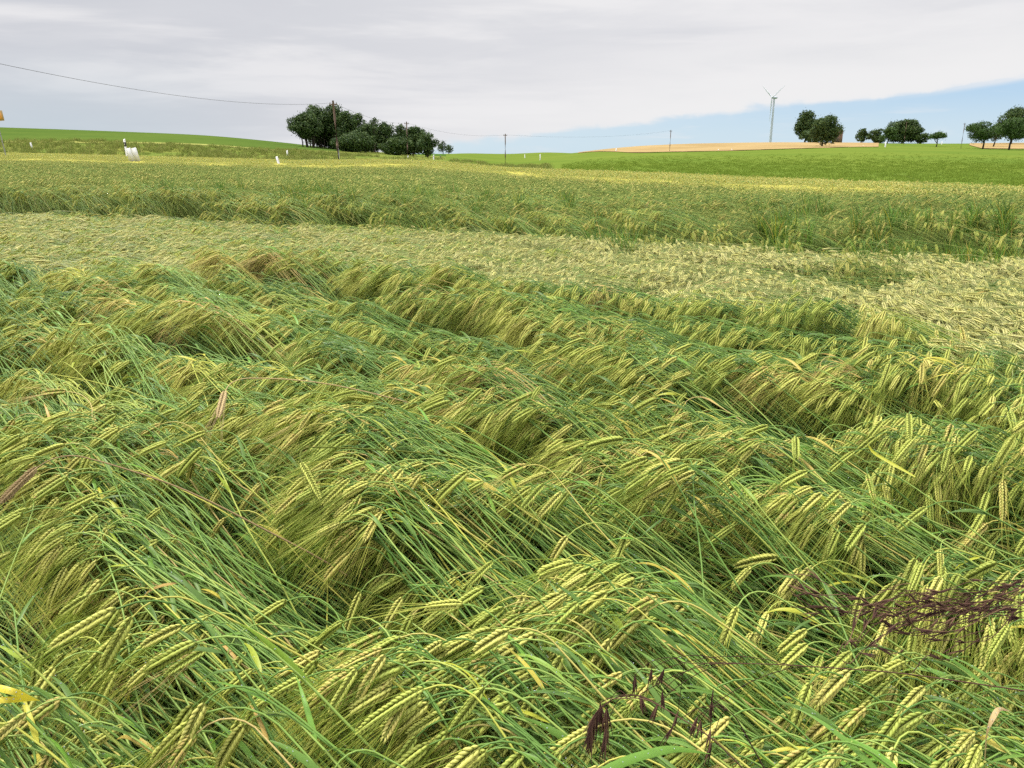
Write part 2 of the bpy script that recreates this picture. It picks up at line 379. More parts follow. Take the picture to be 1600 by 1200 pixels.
    for q in range(nl):
        lf = parts['leaf2' if q else 'leaf']
        s0 = Ls-nk-rg.uniform(.0, .09) if q == 0 else Ls-rg.uniform(.28, .42)
        p = at(s0); a = rg.uniform(-.5, .5); el0 = rg.uniform(-5, 30); ln = rg.uniform(.08, .16); k = 10 if lod == 0 else 5
        sp_ = np.linspace(0, 1, k); ea = np.radians(el0-rg.uniform(35, 95)*sp_**1.3)
        dd = np.stack([np.cos(ea)*np.cos(a), np.cos(ea)*np.sin(a), np.sin(ea)], -1)*ln/k
        Pl = p+np.concatenate([[[0, 0, 0]], np.cumsum(dd[:-1], 0)]); wd = rg.uniform(.0028, .0052)*np.interp(sp_, [0, .1, .4, 1], [.4, .95, 1, .04])
        tw = rg.uniform(-.9, .9); sd_ = np.array([-math.sin(a), math.cos(a), tw])[None]*np.ones((k, 1)); sd_[:, 2] += np.linspace(0, rg.uniform(-1, 1), k)
        ribbon(lf, Pl, wd, LEAF, 0, rr+.37*q, side=norm(sd_), fold=.25 if lod == 0 else 0)
        if lod == 0:
            for c in range(5):
                i = rg.integers(1, k-2); pc = Pl[i]+rg.normal(0, .0015, 3)+np.array([0, 0, .0012]); rr_ = rg.uniform(.0005, .0011)
                drop(lf, pc, rr_)
    if lod == 0:
        for c in range(3):
            i = rg.uniform(.45, .95)*Ls; drop(parts['stem'], at(i)+np.array([0, 0, -.0018 if rg.random() < .5 else .0018]), rg.uniform(.0005, .001))
    return parts, at(Ls-nk*.8)
_oct = np.array([[1, 0, 0], [-1, 0, 0], [0, 1, 0], [0, -1, 0], [0, 0, 1], [0, 0, -1.]])
_of = [[0, 2, 4], [2, 1, 4], [1, 3, 4], [3, 0, 4], [2, 0, 5], [1, 2, 5], [3, 1, 5], [0, 3, 5]]
_bv = np.concatenate([_oct, norm(np.array([[_oct[a]+_oct[b]] for a, b in [(0, 2), (2, 4), (4, 0), (2, 1), (1, 4), (1, 3), (3, 4), (3, 0), (0, 5), (2, 5), (1, 5), (3, 5)]]).reshape(-1, 3))])
def drop(mb, p, r): mb.add(_oct*r+p, _of, DROP)

def merged(parts):
    m = MB()
    for k in ('stem', 'ear', 'awns', 'leaf', 'leaf2'): m.merge(parts[k])
    return m
def rotm(roll, pitch, yaw):
    cx, sx, cy, sy, cz, sz = math.cos(roll), math.sin(roll), math.cos(-pitch), math.sin(-pitch), math.cos(yaw), math.sin(yaw)
    Rx = np.array([[1, 0, 0], [0, cx, -sx], [0, sx, cx]]); Ry = np.array([[cy, 0, sy], [0, 1, 0], [-sy, 0, cy]]); Rz = np.array([[cz, -sz, 0], [sz, cz, 0], [0, 0, 1]])
    M4 = np.eye(4); M4[:3, :3] = Rz@Ry@Rx; return M4

def tag(o, label=None, cat=None, group=None, kind=None):
    for k, v in (('label', label), ('category', cat), ('group', group), ('kind', kind)):
        if v: o[k] = v
    return o

# ------------------------------------------------------------------ instanced stuff through geometry nodes
def scatter(name, pos, rot, scl, idx, sources, **props):
    """one object; sources: mesh objects kept in a library collection"""
    lib = bpy.data.collections.new(name+'_kinds')
    for i, me in enumerate(sources):
        o = bpy.data.objects.new(f'{name}_kind_{i:03d}', me); lib.objects.link(o)
    me = bpy.data.meshes.new(name); pos = np.asarray(pos, float); me.vertices.add(len(pos)); me.vertices.foreach_set('co', pos.ravel())
    a = me.attributes.new('rot', 'FLOAT_VECTOR', 'POINT'); a.data.foreach_set('vector', np.asarray(rot, np.float32).ravel())
    a = me.attributes.new('scl', 'FLOAT', 'POINT'); a.data.foreach_set('value', np.asarray(scl, np.float32))
    a = me.attributes.new('idx', 'INT', 'POINT'); a.data.foreach_set('value', np.asarray(idx, np.int32))
    me.update(); o = bpy.data.objects.new(name, me); col.objects.link(o)
    g = bpy.data.node_groups.new(name+'_spread', 'GeometryNodeTree')
    g.interface.new_socket('Geometry', in_out='INPUT', socket_type='NodeSocketGeometry')
    g.interface.new_socket('Geometry', in_out='OUTPUT', socket_type='NodeSocketGeometry')
    gi, go = g.nodes.new('NodeGroupInput'), g.nodes.new('NodeGroupOutput')
    ci = g.nodes.new('GeometryNodeCollectionInfo'); ci.inputs[0].default_value = lib; ci.inputs[1].default_value = True; ci.inputs[2].default_value = True
    ip = g.nodes.new('GeometryNodeInstanceOnPoints'); ip.inputs['Pick Instance'].default_value = True
    def attr(nm, ty):
        n = g.nodes.new('GeometryNodeInputNamedAttribute'); n.data_type = ty; n.inputs[0].default_value = nm; return n.outputs[0]
    er = g.nodes.new('FunctionNodeEulerToRotation')
    g.links.new(gi.outputs[0], ip.inputs['Points']); g.links.new(ci.outputs[0], ip.inputs['Instance'])
    g.links.new(attr('idx', 'INT'), ip.inputs['Instance Index']); g.links.new(attr('rot', 'FLOAT_VECTOR'), er.inputs[0])
    g.links.new(er.outputs[0], ip.inputs['Rotation']); g.links.new(attr('scl', 'FLOAT'), ip.inputs['Scale'])
    g.links.new(ip.outputs[0], go.inputs[0])
    md = o.modifiers.new('spread', 'NODES'); md.node_group = g
    return tag(o, props.get('label'), props.get('category'), props.get('group'), props.get('kind'))

# ------------------------------------------------------------------ ground sheets
def strip(name, ss, lo, hi, nY, off, m, kind='structure', bump=None):
    """ground sheet between distances lo(s) and hi(s)"""
    mb = MB(); ss = np.asarray(ss); t = np.linspace(0, 1, nY)
    lo = np.array([lo(s) for s in ss]); hi = np.array([hi(s) for s in ss])
    Y = np.exp(np.log(lo)[:, None]*(1-t)+np.log(hi)[:, None]*t); X = ss[:, None]*Y
    Z = ground(X, Y)+off
    if bump is not None: Z = Z+bump(X, Y)
    i = np.arange(len(ss)-1)[:, None]*nY; j = np.arange(nY-1)[None]
    f = np.stack([i+j, i+nY+j, i+nY+j+1, i+j+1], -1).reshape(-1, 4)
    mb.add(np.stack([X, Y, Z], -1), f); o = mb.build(name, m); o['kind'] = kind; return o
def gmat(name, c1, c2, c3, s1=.05, s2=1.5, bump=0.3, rough=.9, stretch=(1, 1, 1)):
    m, t, b, o = mat(name, 1.0, 0.0); geo = N(t, 'ShaderNodeNewGeometry')
    mpn = N(t, 'ShaderNodeMapping'); mpn.inputs['Scale'].default_value = stretch; L(t, geo.outputs['Position'], mpn.inputs[0])
    a = NOISE(t, mpn.outputs[0], s1, 5, .6); bb = NOISE(t, mpn.outputs[0], s2, 6, .7)
    c = MIX(t, SM(t, a, .35, .65), c1, c2); c = MIX(t, M(t, 'MULTIPLY', SM(t, bb, .45, .75), .7), c, c3); L(t, c, b.inputs['Base Color'])
    bp = N(t, 'ShaderNodeBump'); bp.inputs['Strength'].default_value = bump; bp.inputs['Distance'].default_value = .1
    L(t, bb, bp.inputs['Height']); L(t, bp.outputs[0], b.inputs['Normal']); return m
M_SOIL = gmat('soil', (.035, .03, .014), (.05, .045, .02), (.02, .018, .01), 2, 30)
M_MEAD = gmat('meadow', (.110, .165, .028), (.145, .190, .033), (.090, .145, .024), .03, .6, .5)
M_HILL = gmat('hill_field', (.060, .110, .022), (.095, .140, .028), (.045, .088, .018), .02, .5, .4)
M_VERGE = gmat('verge', (.12, .17, .035), (.21, .22, .05), (.07, .11, .022), .08, .7, .6, stretch=(1, 2.5, 1))
M_WHEAT = gmat('wheat_field', (.31, .22, .10), (.37, .27, .13), (.26, .18, .08), .05, .8, .6)
M_CROP = gmat('crop_top', (.40, .37, .085), (.44, .40, .095), (.35, .34, .075), .07, 2.2, .7, stretch=(1, 3, 1))

# base sheet to the horizon
gx = np.concatenate([-np.exp(np.linspace(math.log(6000), math.log(6), 60)), np.linspace(-5, 5, 11), np.exp(np.linspace(math.log(6), math.log(6000), 60))])
gy = np.concatenate([[-6000, -2000, -600, -200, -60, -20, -6], np.linspace(-2, 12, 10), np.exp(np.linspace(math.log(13), math.log(8000), 110))])
GX, GY = np.meshgrid(gx, gy, indexing='ij'); mb = MB(); ny = len(gy)
Z = ground(GX, GY)-.12*sstep(14, 60, GY)
i = np.arange(len(gx)-1)[:, None]*ny; j = np.arange(ny-1)[None]
mb.add(np.stack([GX, GY, Z], -1), np.stack([i+j, i+ny+j, i+ny+j+1, i+j+1], -1).reshape(-1, 4))
M_BASE = gmat('earth', (.06, .12, .02), (.07, .13, .02), (.05, .08, .02), .01, .4)
# near part is bare soil under the crop
t = M_BASE.node_tree; b = [n for n in t.nodes if n.type == 'BSDF_PRINCIPLED'][0]; old = b.inputs['Base Color'].links[0].from_socket
ge = N(t, 'ShaderNodeNewGeometry'); sx = N(t, 'ShaderNodeSeparateXYZ'); L(t, ge.outputs['Position'], sx.inputs[0])
L(t, MIX(t, SM(t, sx.outputs[1], 20, 40), (.030, .026, .012), old), b.inputs['Base Color'])
o = mb.build('ground', M_BASE); o['kind'] = 'structure'

sall = np.linspace(s_at(-500), s_at(2100), 240)
eY = lambda s: float(np.interp(s, _S, [ED[u] for u in COLS]))
sl_ = lambda u: s_at(u)
# left hill field, verge, right meadow, wheat
strip('hill_field', sall[sall < sl_(560)], lambda s: 112+6*sstep(sl_(0), sl_(455), s)+40*sstep(sl_(400), sl_(540), s), lambda s: 300, 30, .02, M_HILL)
strip('grass_verge', sall[sall < sl_(900)], lambda s: eY(s)+.5, lambda s: 114+5*sstep(sl_(0), sl_(455), s)+100*sstep(sl_(400), sl_(540), s), 30, -.01, M_VERGE)
strip('meadow', sall[sall > sl_(690)], lambda s: eY(s)+.5, lambda s: 620-290*sstep(sl_(860), sl_(1000), s), 60, .01, M_MEAD)
strip('wheat_field', sall[(sall > sl_(900)) & (sall < sl_(1372))], lambda s: 222+14*sstep(sl_(1046), sl_(1240), s)+14*sstep(sl_(1240), sl_(1365), s)+70*(1-sstep(sl_(905), sl_(1010), s)), lambda s: 334, 24, .10, M_WHEAT,
      bump=lambda X, Y: .12*fbm(X*.7, Y*.3, 5))
strip('wheat_field', sall[sall > sl_(1508)], lambda s: 238+50*(1-sstep(sl_(1508), sl_(1535), s)), lambda s: 322, 24, .10, M_WHEAT, bump=lambda X, Y: .12*fbm(X*.7, Y*.3, 6))

# ------------------------------------------------------------------ barley canopy
def ridge1(s): return np.interp(s, [s_at(0), s_at(350), s_at(700), s_at(1200), s_at(1600)], [12.6, 11.2, 9.8, 8.2, 7.4])
def ridge2(s): return np.interp(s, [s_at(-200), s_at(200), s_at(500), s_at(620), s_at(850), s_at(1150), s_at(1300), s_at(1450), s_at(1650)], [5.2, 5.2, 5.2, 4.6, 4.0, 3.9, 3.6, 3.2, 2.9])
def sof(x, y): return np.clip(x/np.maximum(y, .3), -1.2, 1.2)
def wave(x, y):
    wx = x+.35*(fbm(x*.9, y*.9, 31)-.5); wy = y+.55*(fbm(x*.8+5, y*.8, 32)-.5)
    a = vnoise(wx*.65+wy*.4, wy*1.7, 11); b = vnoise(wx*1.6+wy*.4+9, wy*3.9, 12)
    r = 1-np.abs(2*a-1); return np.clip(.65*r+.35*b, 0, 1)
def saw(x, y):                         # combed waves: rises slowly towards the near left, then drops
    q = (-.50*x-.87*y)/.46+2.4*(fbm(x*.75+2, y*.75, 21)-.5)+.7*(vnoise(x*2.1, y*2.1, 23)-.5)
    t = q-np.floor(q); amp = .35+.95*vnoise(x*1.1+np.floor(q)*7.3, y*1.1, 24)
    return np.where(t < .93, t/.93, (1-t)/.07), amp, t
def canopy(x, y):
    x = np.asarray(x, float); y = np.asarray(y, float); s = sof(x, y)
    r1 = y-ridge1(s)-.9*(fbm(x*.55, y*.2, 41)-.5); r2 = y-ridge2(s)-1.5*(fbm(x*.8, y*.3, 42)-.5)
    near = 1-sstep(-.15, .45, r2); far = sstep(-.15, .25, r1); mid = (1-near)*(1-far)
    sw_, am_, _ = saw(x, y)
    h = .43+near*(.22*(wave(x, y)-.5)+.145*am_*(sw_-.6))-.12*mid+mid*.05*(fbm(x*2.2, y*2.2, 43)-.5)
    h += near*.07*np.exp(-(r2/.5)**2)
    h += -.10*np.exp(-((r1+.3)/.3)**2)+far*(.29*fbm(x*.9, y*.5, 45)**.7*np.exp(-np.maximum(r1, 0)/2.5)+.34*(fbm(x*.30, y*.8, 44)-.5)*sstep(60, 12, y))
    # raised green tufts stand in for the dark hollow right of the flattened zone
    hx, hy = s_at(1335, 430)*5.9, 5.9
    h += .05*np.exp(-(((x-hx)/.42)**2+((y-hy)/.42)**2)**2)
    # flattened lane low on the right
    lx, ly = 1.0, 1.22
    h -= .13*np.exp(-(((x-.75)/.45)**2+((y-1.28)/.12)**2))
    return h
def lean(x, y):                       # heading of the lean, degrees (180 = left, 90 = away)
    s = sof(x, y); r1 = y-ridge1(s); r2 = y-ridge2(s)
    near = 1-sstep(-.3, .3, r2); far = sstep(-.2, .2, r1); mid = (1-near)*(1-far)
    th = 153+24*(fbm(x*.7, y*.7, 51)-.5)*2+10*(vnoise(x*2.5, y*2.5, 52)-.5)
    th += near*(34*sstep(.34, .62, s)*sstep(1.0, 1.6, y))
    th += mid*(6+40*sstep(-.25, .35, s)+14*(vnoise(x*1.2, y*1.2, 53)-.5))
    th += 26*np.exp(-(((x-.75)/.4)**2+((y-1.2)/.12)**2))
    return th
rg = np.random.default_rng(3)
NV = 22
near_parts, near_apex, near_mesh = [], [], []
for i in range(NV):
    p, a = make_plant(rg, 0); near_parts.append(p); near_apex.append(a); near_mesh.append(merged(p).mesh(f'barley_{i}', PM))

def sample(n, y0, y1, smax=.78, ysmin=.0, pw=2.0):
    u = rg.random(n); y = (y0**pw+u*(y1**pw-y0**pw))**(1/pw); s = rg.uniform(-smax, smax, n); return s*y, y
# tufts: plants leaning together
PX, PY, PZ, PR, PP, PW, PI, PS = [], [], [], [], [], [], [], []
nt_ = int(.78*(5.2**2-.42**2)*92)
tx, ty = sample(nt_, .42, 5.2, .80)
extra = rg.uniform(-.9, .9, 60), rg.uniform(.3, .6, 60)
tx = np.concatenate([tx, extra[0]]); ty = np.concatenate([ty, extra[1]])
def clus(x, y):
    return fbm(x*1.5+.5*y+3, y*3.0-.4*x, 15, 2)
wv = wave(tx, ty); cl_ = clus(tx, ty); _, am_, tt_ = saw(tx, ty); keep = rg.random(len(tx)) < .06+1.0*sstep(.30, .62, tt_)*sstep(1.0, .93, tt_)*(.55+.9*cl_)+.35*(am_ < .6)*cl_; keep &= ty < ridge2(sof(tx, ty))+.25+1.5*(fbm(tx*.8, ty*.3, 42)-.5)
tx, ty = tx[keep], ty[keep]
FARY = 2.3
fx_, fy_ = tx[ty > FARY], ty[ty > FARY]; tx, ty = tx[ty <= FARY], ty[ty <= FARY]
for x0, y0 in zip(tx, ty):
    n = rg.integers(7, 24); th0 = float(lean(x0, y0))+rg.normal(0, 4.5); a = R(th0); px, py = -math.sin(a), math.cos(a)
    wdt = rg.uniform(.02, .06); dpt = rg.uniform(.03, .11); pit0 = rg.normal(0, 3)
    q = rg.normal(0, wdt, n); d = rg.normal(0, dpt, n)-abs(rg.normal(0, .03, n))
    X = x0+q*px+d*math.cos(a); Y = y0+q*py+d*math.sin(a); H = canopy(X, Y)
    for k in range(n):
        PX.append(X[k]); PY.append(Y[k]); z = H[k]+rg.normal(0, .022)-abs(rg.normal(0, .022)); PZ.append(z)
        PP.append((z-.36)/.72*.9+R(pit0)+rg.normal(0, R(2.5))); PR.append(rg.normal(0, .22)); PW.append(R(th0+rg.normal(0, 4.5))); PI.append(rg.integers(0, NV)); PS.append(rg.uniform(.88, 1.12))
# lone plants standing a little proud
for x0, y0 in zip(*sample(110, .5, 2.6, .8)):
    z = float(canopy(x0, y0))+rg.uniform(.02, .07); PX.append(x0); PY.append(y0); PZ.append(z); PP.append((z-.36)/.72); PR.append(rg.normal(0, .3)); PW.append(R(float(lean(x0, y0))+rg.normal(0, 22))); PI.append(rg.integers(0, NV)); PS.append(rg.uniform(.95, 1.15))
A = np.array([PX, PY, PZ]).T; PI = np.array(PI); rot = np.stack([PR, -np.array(PP), PW], 1); PS = np.array(PS)
def origins(A, rot, scl, apex):
    out = np.empty_like(A)
    for i in range(len(A)): out[i] = A[i]-rotm(rot[i, 0], -rot[i, 1], rot[i, 2])[:3, :3]@(apex[i]*scl[i])
    return out
apx = np.array(near_apex)[PI]; O = origins(A, rot, PS, apx)
d_cam = np.linalg.norm(A-CAM, axis=1); ok = (d_cam > .42); A, rot, PS, PI, O, apx, d_cam = A[ok], rot[ok], PS[ok], PI[ok], O[ok], apx[ok], d_cam[ok]
# the 300 that show largest become individual plants
ear_c = np.array([A[i]+rotm(rot[i, 0], -rot[i, 1], rot[i, 2])[:3, :3]@np.array([.05, 0, -.05]) for i in range(len(A))])
uu, vv, ff = project(ear_c)
prox = canopy(A[:, 0], A[:, 1])-A[:, 2]
inn = (uu > 20) & (uu < 1580) & (vv > 300) & (vv < 1185) & (ff > .3) & (prox < .02)
order = np.argsort(np.where(inn, d_cam, 1e9))[:300]
hero = np.zeros(len(A), bool); hero[order] = True
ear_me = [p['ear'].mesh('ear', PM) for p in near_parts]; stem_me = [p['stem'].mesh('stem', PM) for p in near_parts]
awn_me = [p['awns'].mesh('awns', PM) for p in near_parts]; leaf_me = [p['leaf'].mesh('leaf', PM) for p in near_parts]; leaf2_me = [p['leaf2'].mesh('leaf', PM) if p['leaf2'].n else None for p in near_parts]
BG = 'ripe-green barley plants in the foreground'
for i in order:
    k = PI[i]; e = bpy.data.objects.new('barley_plant', None); col.objects.link(e); e.empty_display_size = .05
    e.location = O[i]; e.rotation_euler = rot[i]; e.scale = (PS[i],)*3
    tag(e, 'one of the nearest bent barley plants with a nodding yellow-green bearded ear', 'barley plant', BG)
    s = bpy.data.objects.new('stem', stem_me[k]); l = bpy.data.objects.new('leaf', leaf_me[k])
    er = bpy.data.objects.new('ear', ear_me[k]); aw = bpy.data.objects.new('awns', awn_me[k])
    if leaf2_me[k]: l2 = bpy.data.objects.new('leaf', leaf2_me[k]); col.objects.link(l2); l2.parent = e
    for q in (s, l, er, aw): col.objects.link(q)
    s.parent = l.parent = er.parent = e; aw.parent = er
rest = ~hero
scatter('barley_crop', O[rest], rot[rest], PS[rest], PI[rest], near_mesh, kind='stuff', label='dense lodged green barley with nodding ears filling the near field', category='barley')

# ---- the same kind of tufts a little farther off
def clump(rg, n, rad, lod, pitch=0, pj=5, yj=9, zj=.02, droop=None, earless=0, dpt=.6, nl=.6):
    m = MB()
    for k in range(n):
        p, a = make_plant(rg, lod, droop=droop and rg.uniform(*droop), nleaf=(1 if rg.random() < nl else 0)+(rg.random() < nl*.5))
        if rg.random() < earless: p['ear'] = MB(); p['awns'] = MB()
        Mx = rotm(rg.normal(0, .2), R(pitch+rg.normal(0, pj)), R(rg.normal(0, yj)))
        off = np.array([rg.normal(0, rad*dpt), rg.normal(0, rad), rg.normal(0, zj)-abs(rg.normal(0, zj))])-Mx[:3, :3]@a; Mx[:3, 3] = off
        m.merge(merged(p), Mx)
    return m
c0 = [clump(rg, int(rg.integers(10, 20)), rg.uniform(.025, .055), 0, pj=2.5, yj=4.5, dpt=1.6).mesh(f'tuft_{i}', PM) for i in range(14)]
fz = canopy(fx_, fy_); fth = lean(fx_, fy_)+rg.normal(0, 5, len(fx_))
scatter('barley_tufts', np.stack([fx_, fy_, fz], 1), np.stack([rg.normal(0, .12, len(fx_)), -((fz-.40)*1.3+rg.normal(0, .05, len(fx_))), np.radians(fth)], 1), rg.uniform(.88, 1.15, len(fx_)), rg.integers(0, 14, len(fx_)), c0,
        kind='stuff', label='waves of lodged green barley a few steps into the field', category='barley')

# ---- under layer: long lying straws and blades
def straw_bundle(rg, n, Ln=.85, w=.16, rad=.0019, leaves=8, lod=0):
    m = MB(); rr0 = 0
    for k in range(n):
        y0 = rg.normal(0, w); z0 = rg.uniform(-.05, .05); L_ = rg.uniform(.5, 1)*Ln; s = np.linspace(0, 1, 6)
        a = rg.normal(0, .10); c = rg.normal(0, .03)
        P = np.stack([(s-.5)*L_, y0+a*(s-.5)*L_+c*s*s, z0+.09*(s-.3)+.05*np.sin(s*3)+rg.normal(0, .012)*s], 1)
        tube(m, P, rad*rg.uniform(.8, 1.2), 4 if lod == 0 else 3, STEM, 0, rg.uniform(0, 1))
    for k in range(leaves):
        s = np.linspace(0, 1, 6); L_ = rg.uniform(.12, .28); a = rg.normal(0, .5); p0 = np.array([rg.uniform(-.3, .3), rg.normal(0, w), rg.uniform(-.03, .06)])
        P = p0+np.stack([s*L_*math.cos(a), s*L_*math.sin(a), .08*s-.14*s*s*rg.uniform(.4, 1.4)], 1)
        ribbon(m, P, rg.uniform(.004, .0065)*np.array([.5, 1, 1, .85, .5, .05]), LEAF, 0, rg.uniform(0, 1), side=norm(np.array([-math.sin(a), math.cos(a), rg.uniform(-.8, .8)])))
    return m
sb = [straw_bundle(rg, 26, leaves=7).mesh(f'straw_{i}', PM) for i in range(8)]
x, y = sample(1250, .3, 6.0, .85); th = np.radians(lean(x, y)+rg.normal(0, 5, len(x)))
z = rg.uniform(.03, .42, len(x))*(canopy(x, y)-.05)
scatter('lying_straw', np.stack([x, y, z], 1), np.stack([rg.normal(0, .1, len(x)), rg.normal(-.12, .08, len(x)), th], 1), rg.uniform(.85, 1.2, len(x)), rg.integers(0, 8, len(x)), sb,
        kind='stuff', label='flattened green straws and blades lying under the near ears', category='straw')

# ---- mid distance clumps
c1 = [clump(rg, 13, .10, 1, zj=.018).mesh(f'clump_a_{i}', PM) for i in range(10)]
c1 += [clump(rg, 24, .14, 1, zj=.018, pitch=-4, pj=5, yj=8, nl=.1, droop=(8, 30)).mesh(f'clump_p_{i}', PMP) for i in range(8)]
c1 += [clump(rg, 16, .13, 1, zj=.03, earless=.75, pitch=8, yj=16, pj=9, nl=1).mesh(f'clump_g_{i}', PMF) for i in range(6)]
def kind_mid(x, y, s):                # 0-9 green-eared, 10-17 flattened and paled as if lit, 18-23 mostly blades
    n = len(x); k = rg.integers(0, 10, n); q = fbm(x*.8, y*.6, 82)
    mid_ = (y > ridge2(s)-.2) & (y < ridge1(s)-.45+.9*(fbm(x*.55, y*.2, 41)-.5))
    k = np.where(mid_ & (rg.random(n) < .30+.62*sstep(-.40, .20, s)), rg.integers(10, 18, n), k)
    k = np.where((y > ridge1(s)+.12+.9*(q-.5)) & (rg.random(n) < .70+.15*sstep(0, .3, s)), rg.integers(18, 24, n), k)
    hx, hy = s_at(1335, 430)*5.9, 5.9
    return np.where((((x-hx)/.48)**2+((y-hy)/.50)**2 < 1+.8*(fbm(x*2, y*2, 84)-.5)) & (rg.random(n) < .97), rg.integers(18, 24, n), k)
x, y = sample(int(.8*(15.0**2-2.2**2)*34), 2.2, 15.0, .80); s = sof(x, y); keep = (y > ridge2(s)+.05+1.5*(fbm(x*.8, y*.3, 42)-.5)) & ((y < ridge1(s)+.3) | (rg.random(len(x)) < .35+.7*sstep(.36, .52, fbm(x*.8, y*.9, 88)))); x, y = x[keep], y[keep]; s = sof(x, y)
z = canopy(x, y)+rg.normal(0, .02, len(x)); dz_ = (canopy(x+.1*np.cos(np.radians(lean(x, y))), y+.1*np.sin(np.radians(lean(x, y))))-canopy(x, y))/.1
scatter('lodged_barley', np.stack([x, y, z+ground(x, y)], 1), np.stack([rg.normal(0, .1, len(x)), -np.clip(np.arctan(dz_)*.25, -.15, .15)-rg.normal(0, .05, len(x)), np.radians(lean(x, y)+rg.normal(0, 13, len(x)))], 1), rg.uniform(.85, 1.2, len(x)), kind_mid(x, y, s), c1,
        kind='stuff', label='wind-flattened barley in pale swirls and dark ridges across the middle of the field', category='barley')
c2 = [clump(rg, 15, .22, 2, zj=.03, yj=14, earless=[.1, .4, .75][i % 3], nl=.8).mesh(f'clump_b_{i}', PMF) for i in range(10)]
xs, ys_, = sample(29000, 14.3, 50, .78, pw=1.35); fn = fbm(xs*.35, ys_*.55, 86)+.35*(fbm(xs*1.5, ys_*1.2, 87)-.5); keep = (ys_ < .62*edgeY(xs, ys_)) & (rg.random(len(xs)) < .30+.75*sstep(.34, .52, fn)); x, y = xs[keep], ys_[keep]
z = canopy(x, y)+ground(x, y)+rg.normal(0, .03, len(x))+.10*(fbm(x*1.1, y*1.3, 85)-.5)
scatter('far_lodged_barley', np.stack([x, y, z], 1), np.stack([rg.normal(0, .1, len(x)), -rg.normal(0, .10, len(x)), np.radians(lean(x, y)+rg.normal(0, 12, len(x)))], 1), rg.uniform(.9, 1.5, len(x)), (rg.integers(0, 3, len(x))*3+np.clip((fbm(x*.25, y*.6, 83)*3.2-.6+rg.normal(0, .5, len(x))), 0, 2.99).astype(int)), c2,
        kind='stuff', label='dark green tousled barley in the far half of the field', category='barley')
# ---- standing yellow barley towards the field edge
c3 = [clump(rg, 20, .30, 2, pitch=38, zj=.02, yj=60, droop=(60, 110), nl=.1).mesh(f'clump_c_{i}', PMG) for i in range(8)]
xs, ys_ = sample(24000, 13, 86, .76, pw=1.2); ed = edgeY(xs, ys_); fr = ys_/ed
keep = (fr < .995) & ~((np.abs(xs/ys_-s_at(209)) < .011) & (ys_ > 43) & (ys_ < 49)) & ~((np.abs(xs/ys_-s_at(438)) < .012) & (ys_ > 44) & (ys_ < 52)) & (rg.random(len(xs)) < sstep(.42, .58, fr+.16*(fbm(xs*.25, ys_*.25, 61)-.5))); x, y = xs[keep], ys_[keep]
z = ground(x, y)+CROP-.06+rg.normal(0, .015, len(x))-.12*sstep(.66, .45, y/edgeY(x, y))
scatter('standing_barley', np.stack([x, y, z], 1), np.stack([np.zeros(len(x)), rg.normal(0, .08, len(x)), np.radians(150+rg.normal(0, 40, len(x)))], 1), rg.uniform(.9, 1.3, len(x)), rg.integers(0, 8, len(x)), c3,
        kind='stuff', label='golden standing barley along the far edge of the field', category='barley')
def cs(X, Y):
    ed = edgeY(X, Y); fr = Y/ed
    return -.10+(CROP-.0)*sstep(.44, .60, fr)+.24*(1-sstep(.44, .60, fr))+.10*(fbm(X*.5, Y*.25, 71)-.5)
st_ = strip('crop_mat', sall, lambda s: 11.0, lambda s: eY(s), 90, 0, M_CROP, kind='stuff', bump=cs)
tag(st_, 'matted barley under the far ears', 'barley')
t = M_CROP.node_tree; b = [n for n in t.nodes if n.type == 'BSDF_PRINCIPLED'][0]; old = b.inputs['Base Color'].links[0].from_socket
at = N(t, 'ShaderNodeAttribute', attribute_name='t'); L(t, MIX(t, at.outputs['Fac'], (.045, .065, .016), old), b.inputs['Base Color'])  # nearer part of the mat darkened to paint shade between the clumps
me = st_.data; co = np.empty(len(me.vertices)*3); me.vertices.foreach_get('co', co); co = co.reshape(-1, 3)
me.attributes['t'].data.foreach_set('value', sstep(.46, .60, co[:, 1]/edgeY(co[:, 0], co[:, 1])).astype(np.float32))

# ------------------------------------------------------------------ grass weeds standing in the barley
def grass_tuft(rg, n, h, rad, wd=.004):
    m = MB()
    for k in range(n):
        a = rg.uniform(0, 6.28); t_ = np.linspace(0, 1, 5); hh = h*rg.uniform(.55, 1.1); ln = rg.uniform(.1, .5)*hh; r0 = rg.uniform(0, rad, 1)*1.0; b0 = rg.uniform(0, 6.28)
        P = np.stack([r0*math.cos(b0)+ln*t_**2*math.cos(a)-.10*hh*t_, r0*math.sin(b0)+ln*t_**2*math.sin(a), hh*t_*(1-.12*t_)], 1)
        ribbon(m, P, wd*np.array([.8, 1, .9, .6, .05]), LEAF, 0, rg.uniform(0, 1)*.8, side=norm(rg.normal(0, 1, 3)*np.array([1, 1, .2])))
    return m
gt = [grass_tuft(rg, 26, .42, .07).mesh(f'weed_{i}', PM) for i in range(5)]
pts = []
for u0, u1, v0, v1, n in [(1185, 1270, 345, 372, 26), (1330, 1450, 350, 385, 46), (1480, 1610, 355, 392, 50), (925, 1010, 338, 368, 22), (430, 560, 290, 335, 60), (590, 720, 300, 345, 40), (1180, 1300, 325, 345, 16), (200, 420, 300, 325, 30), (740, 900, 310, 340, 26)]:
    for k in range(n):
        u, v = rg.uniform(u0, u1), rg.uniform(v0, v1); dep = PITCH-math.atan((600-v)/F); Y = (CAM[2]-.45)/math.tan(dep); pts.append((s_at(u, v)*Y, Y))
pts = np.array(pts)
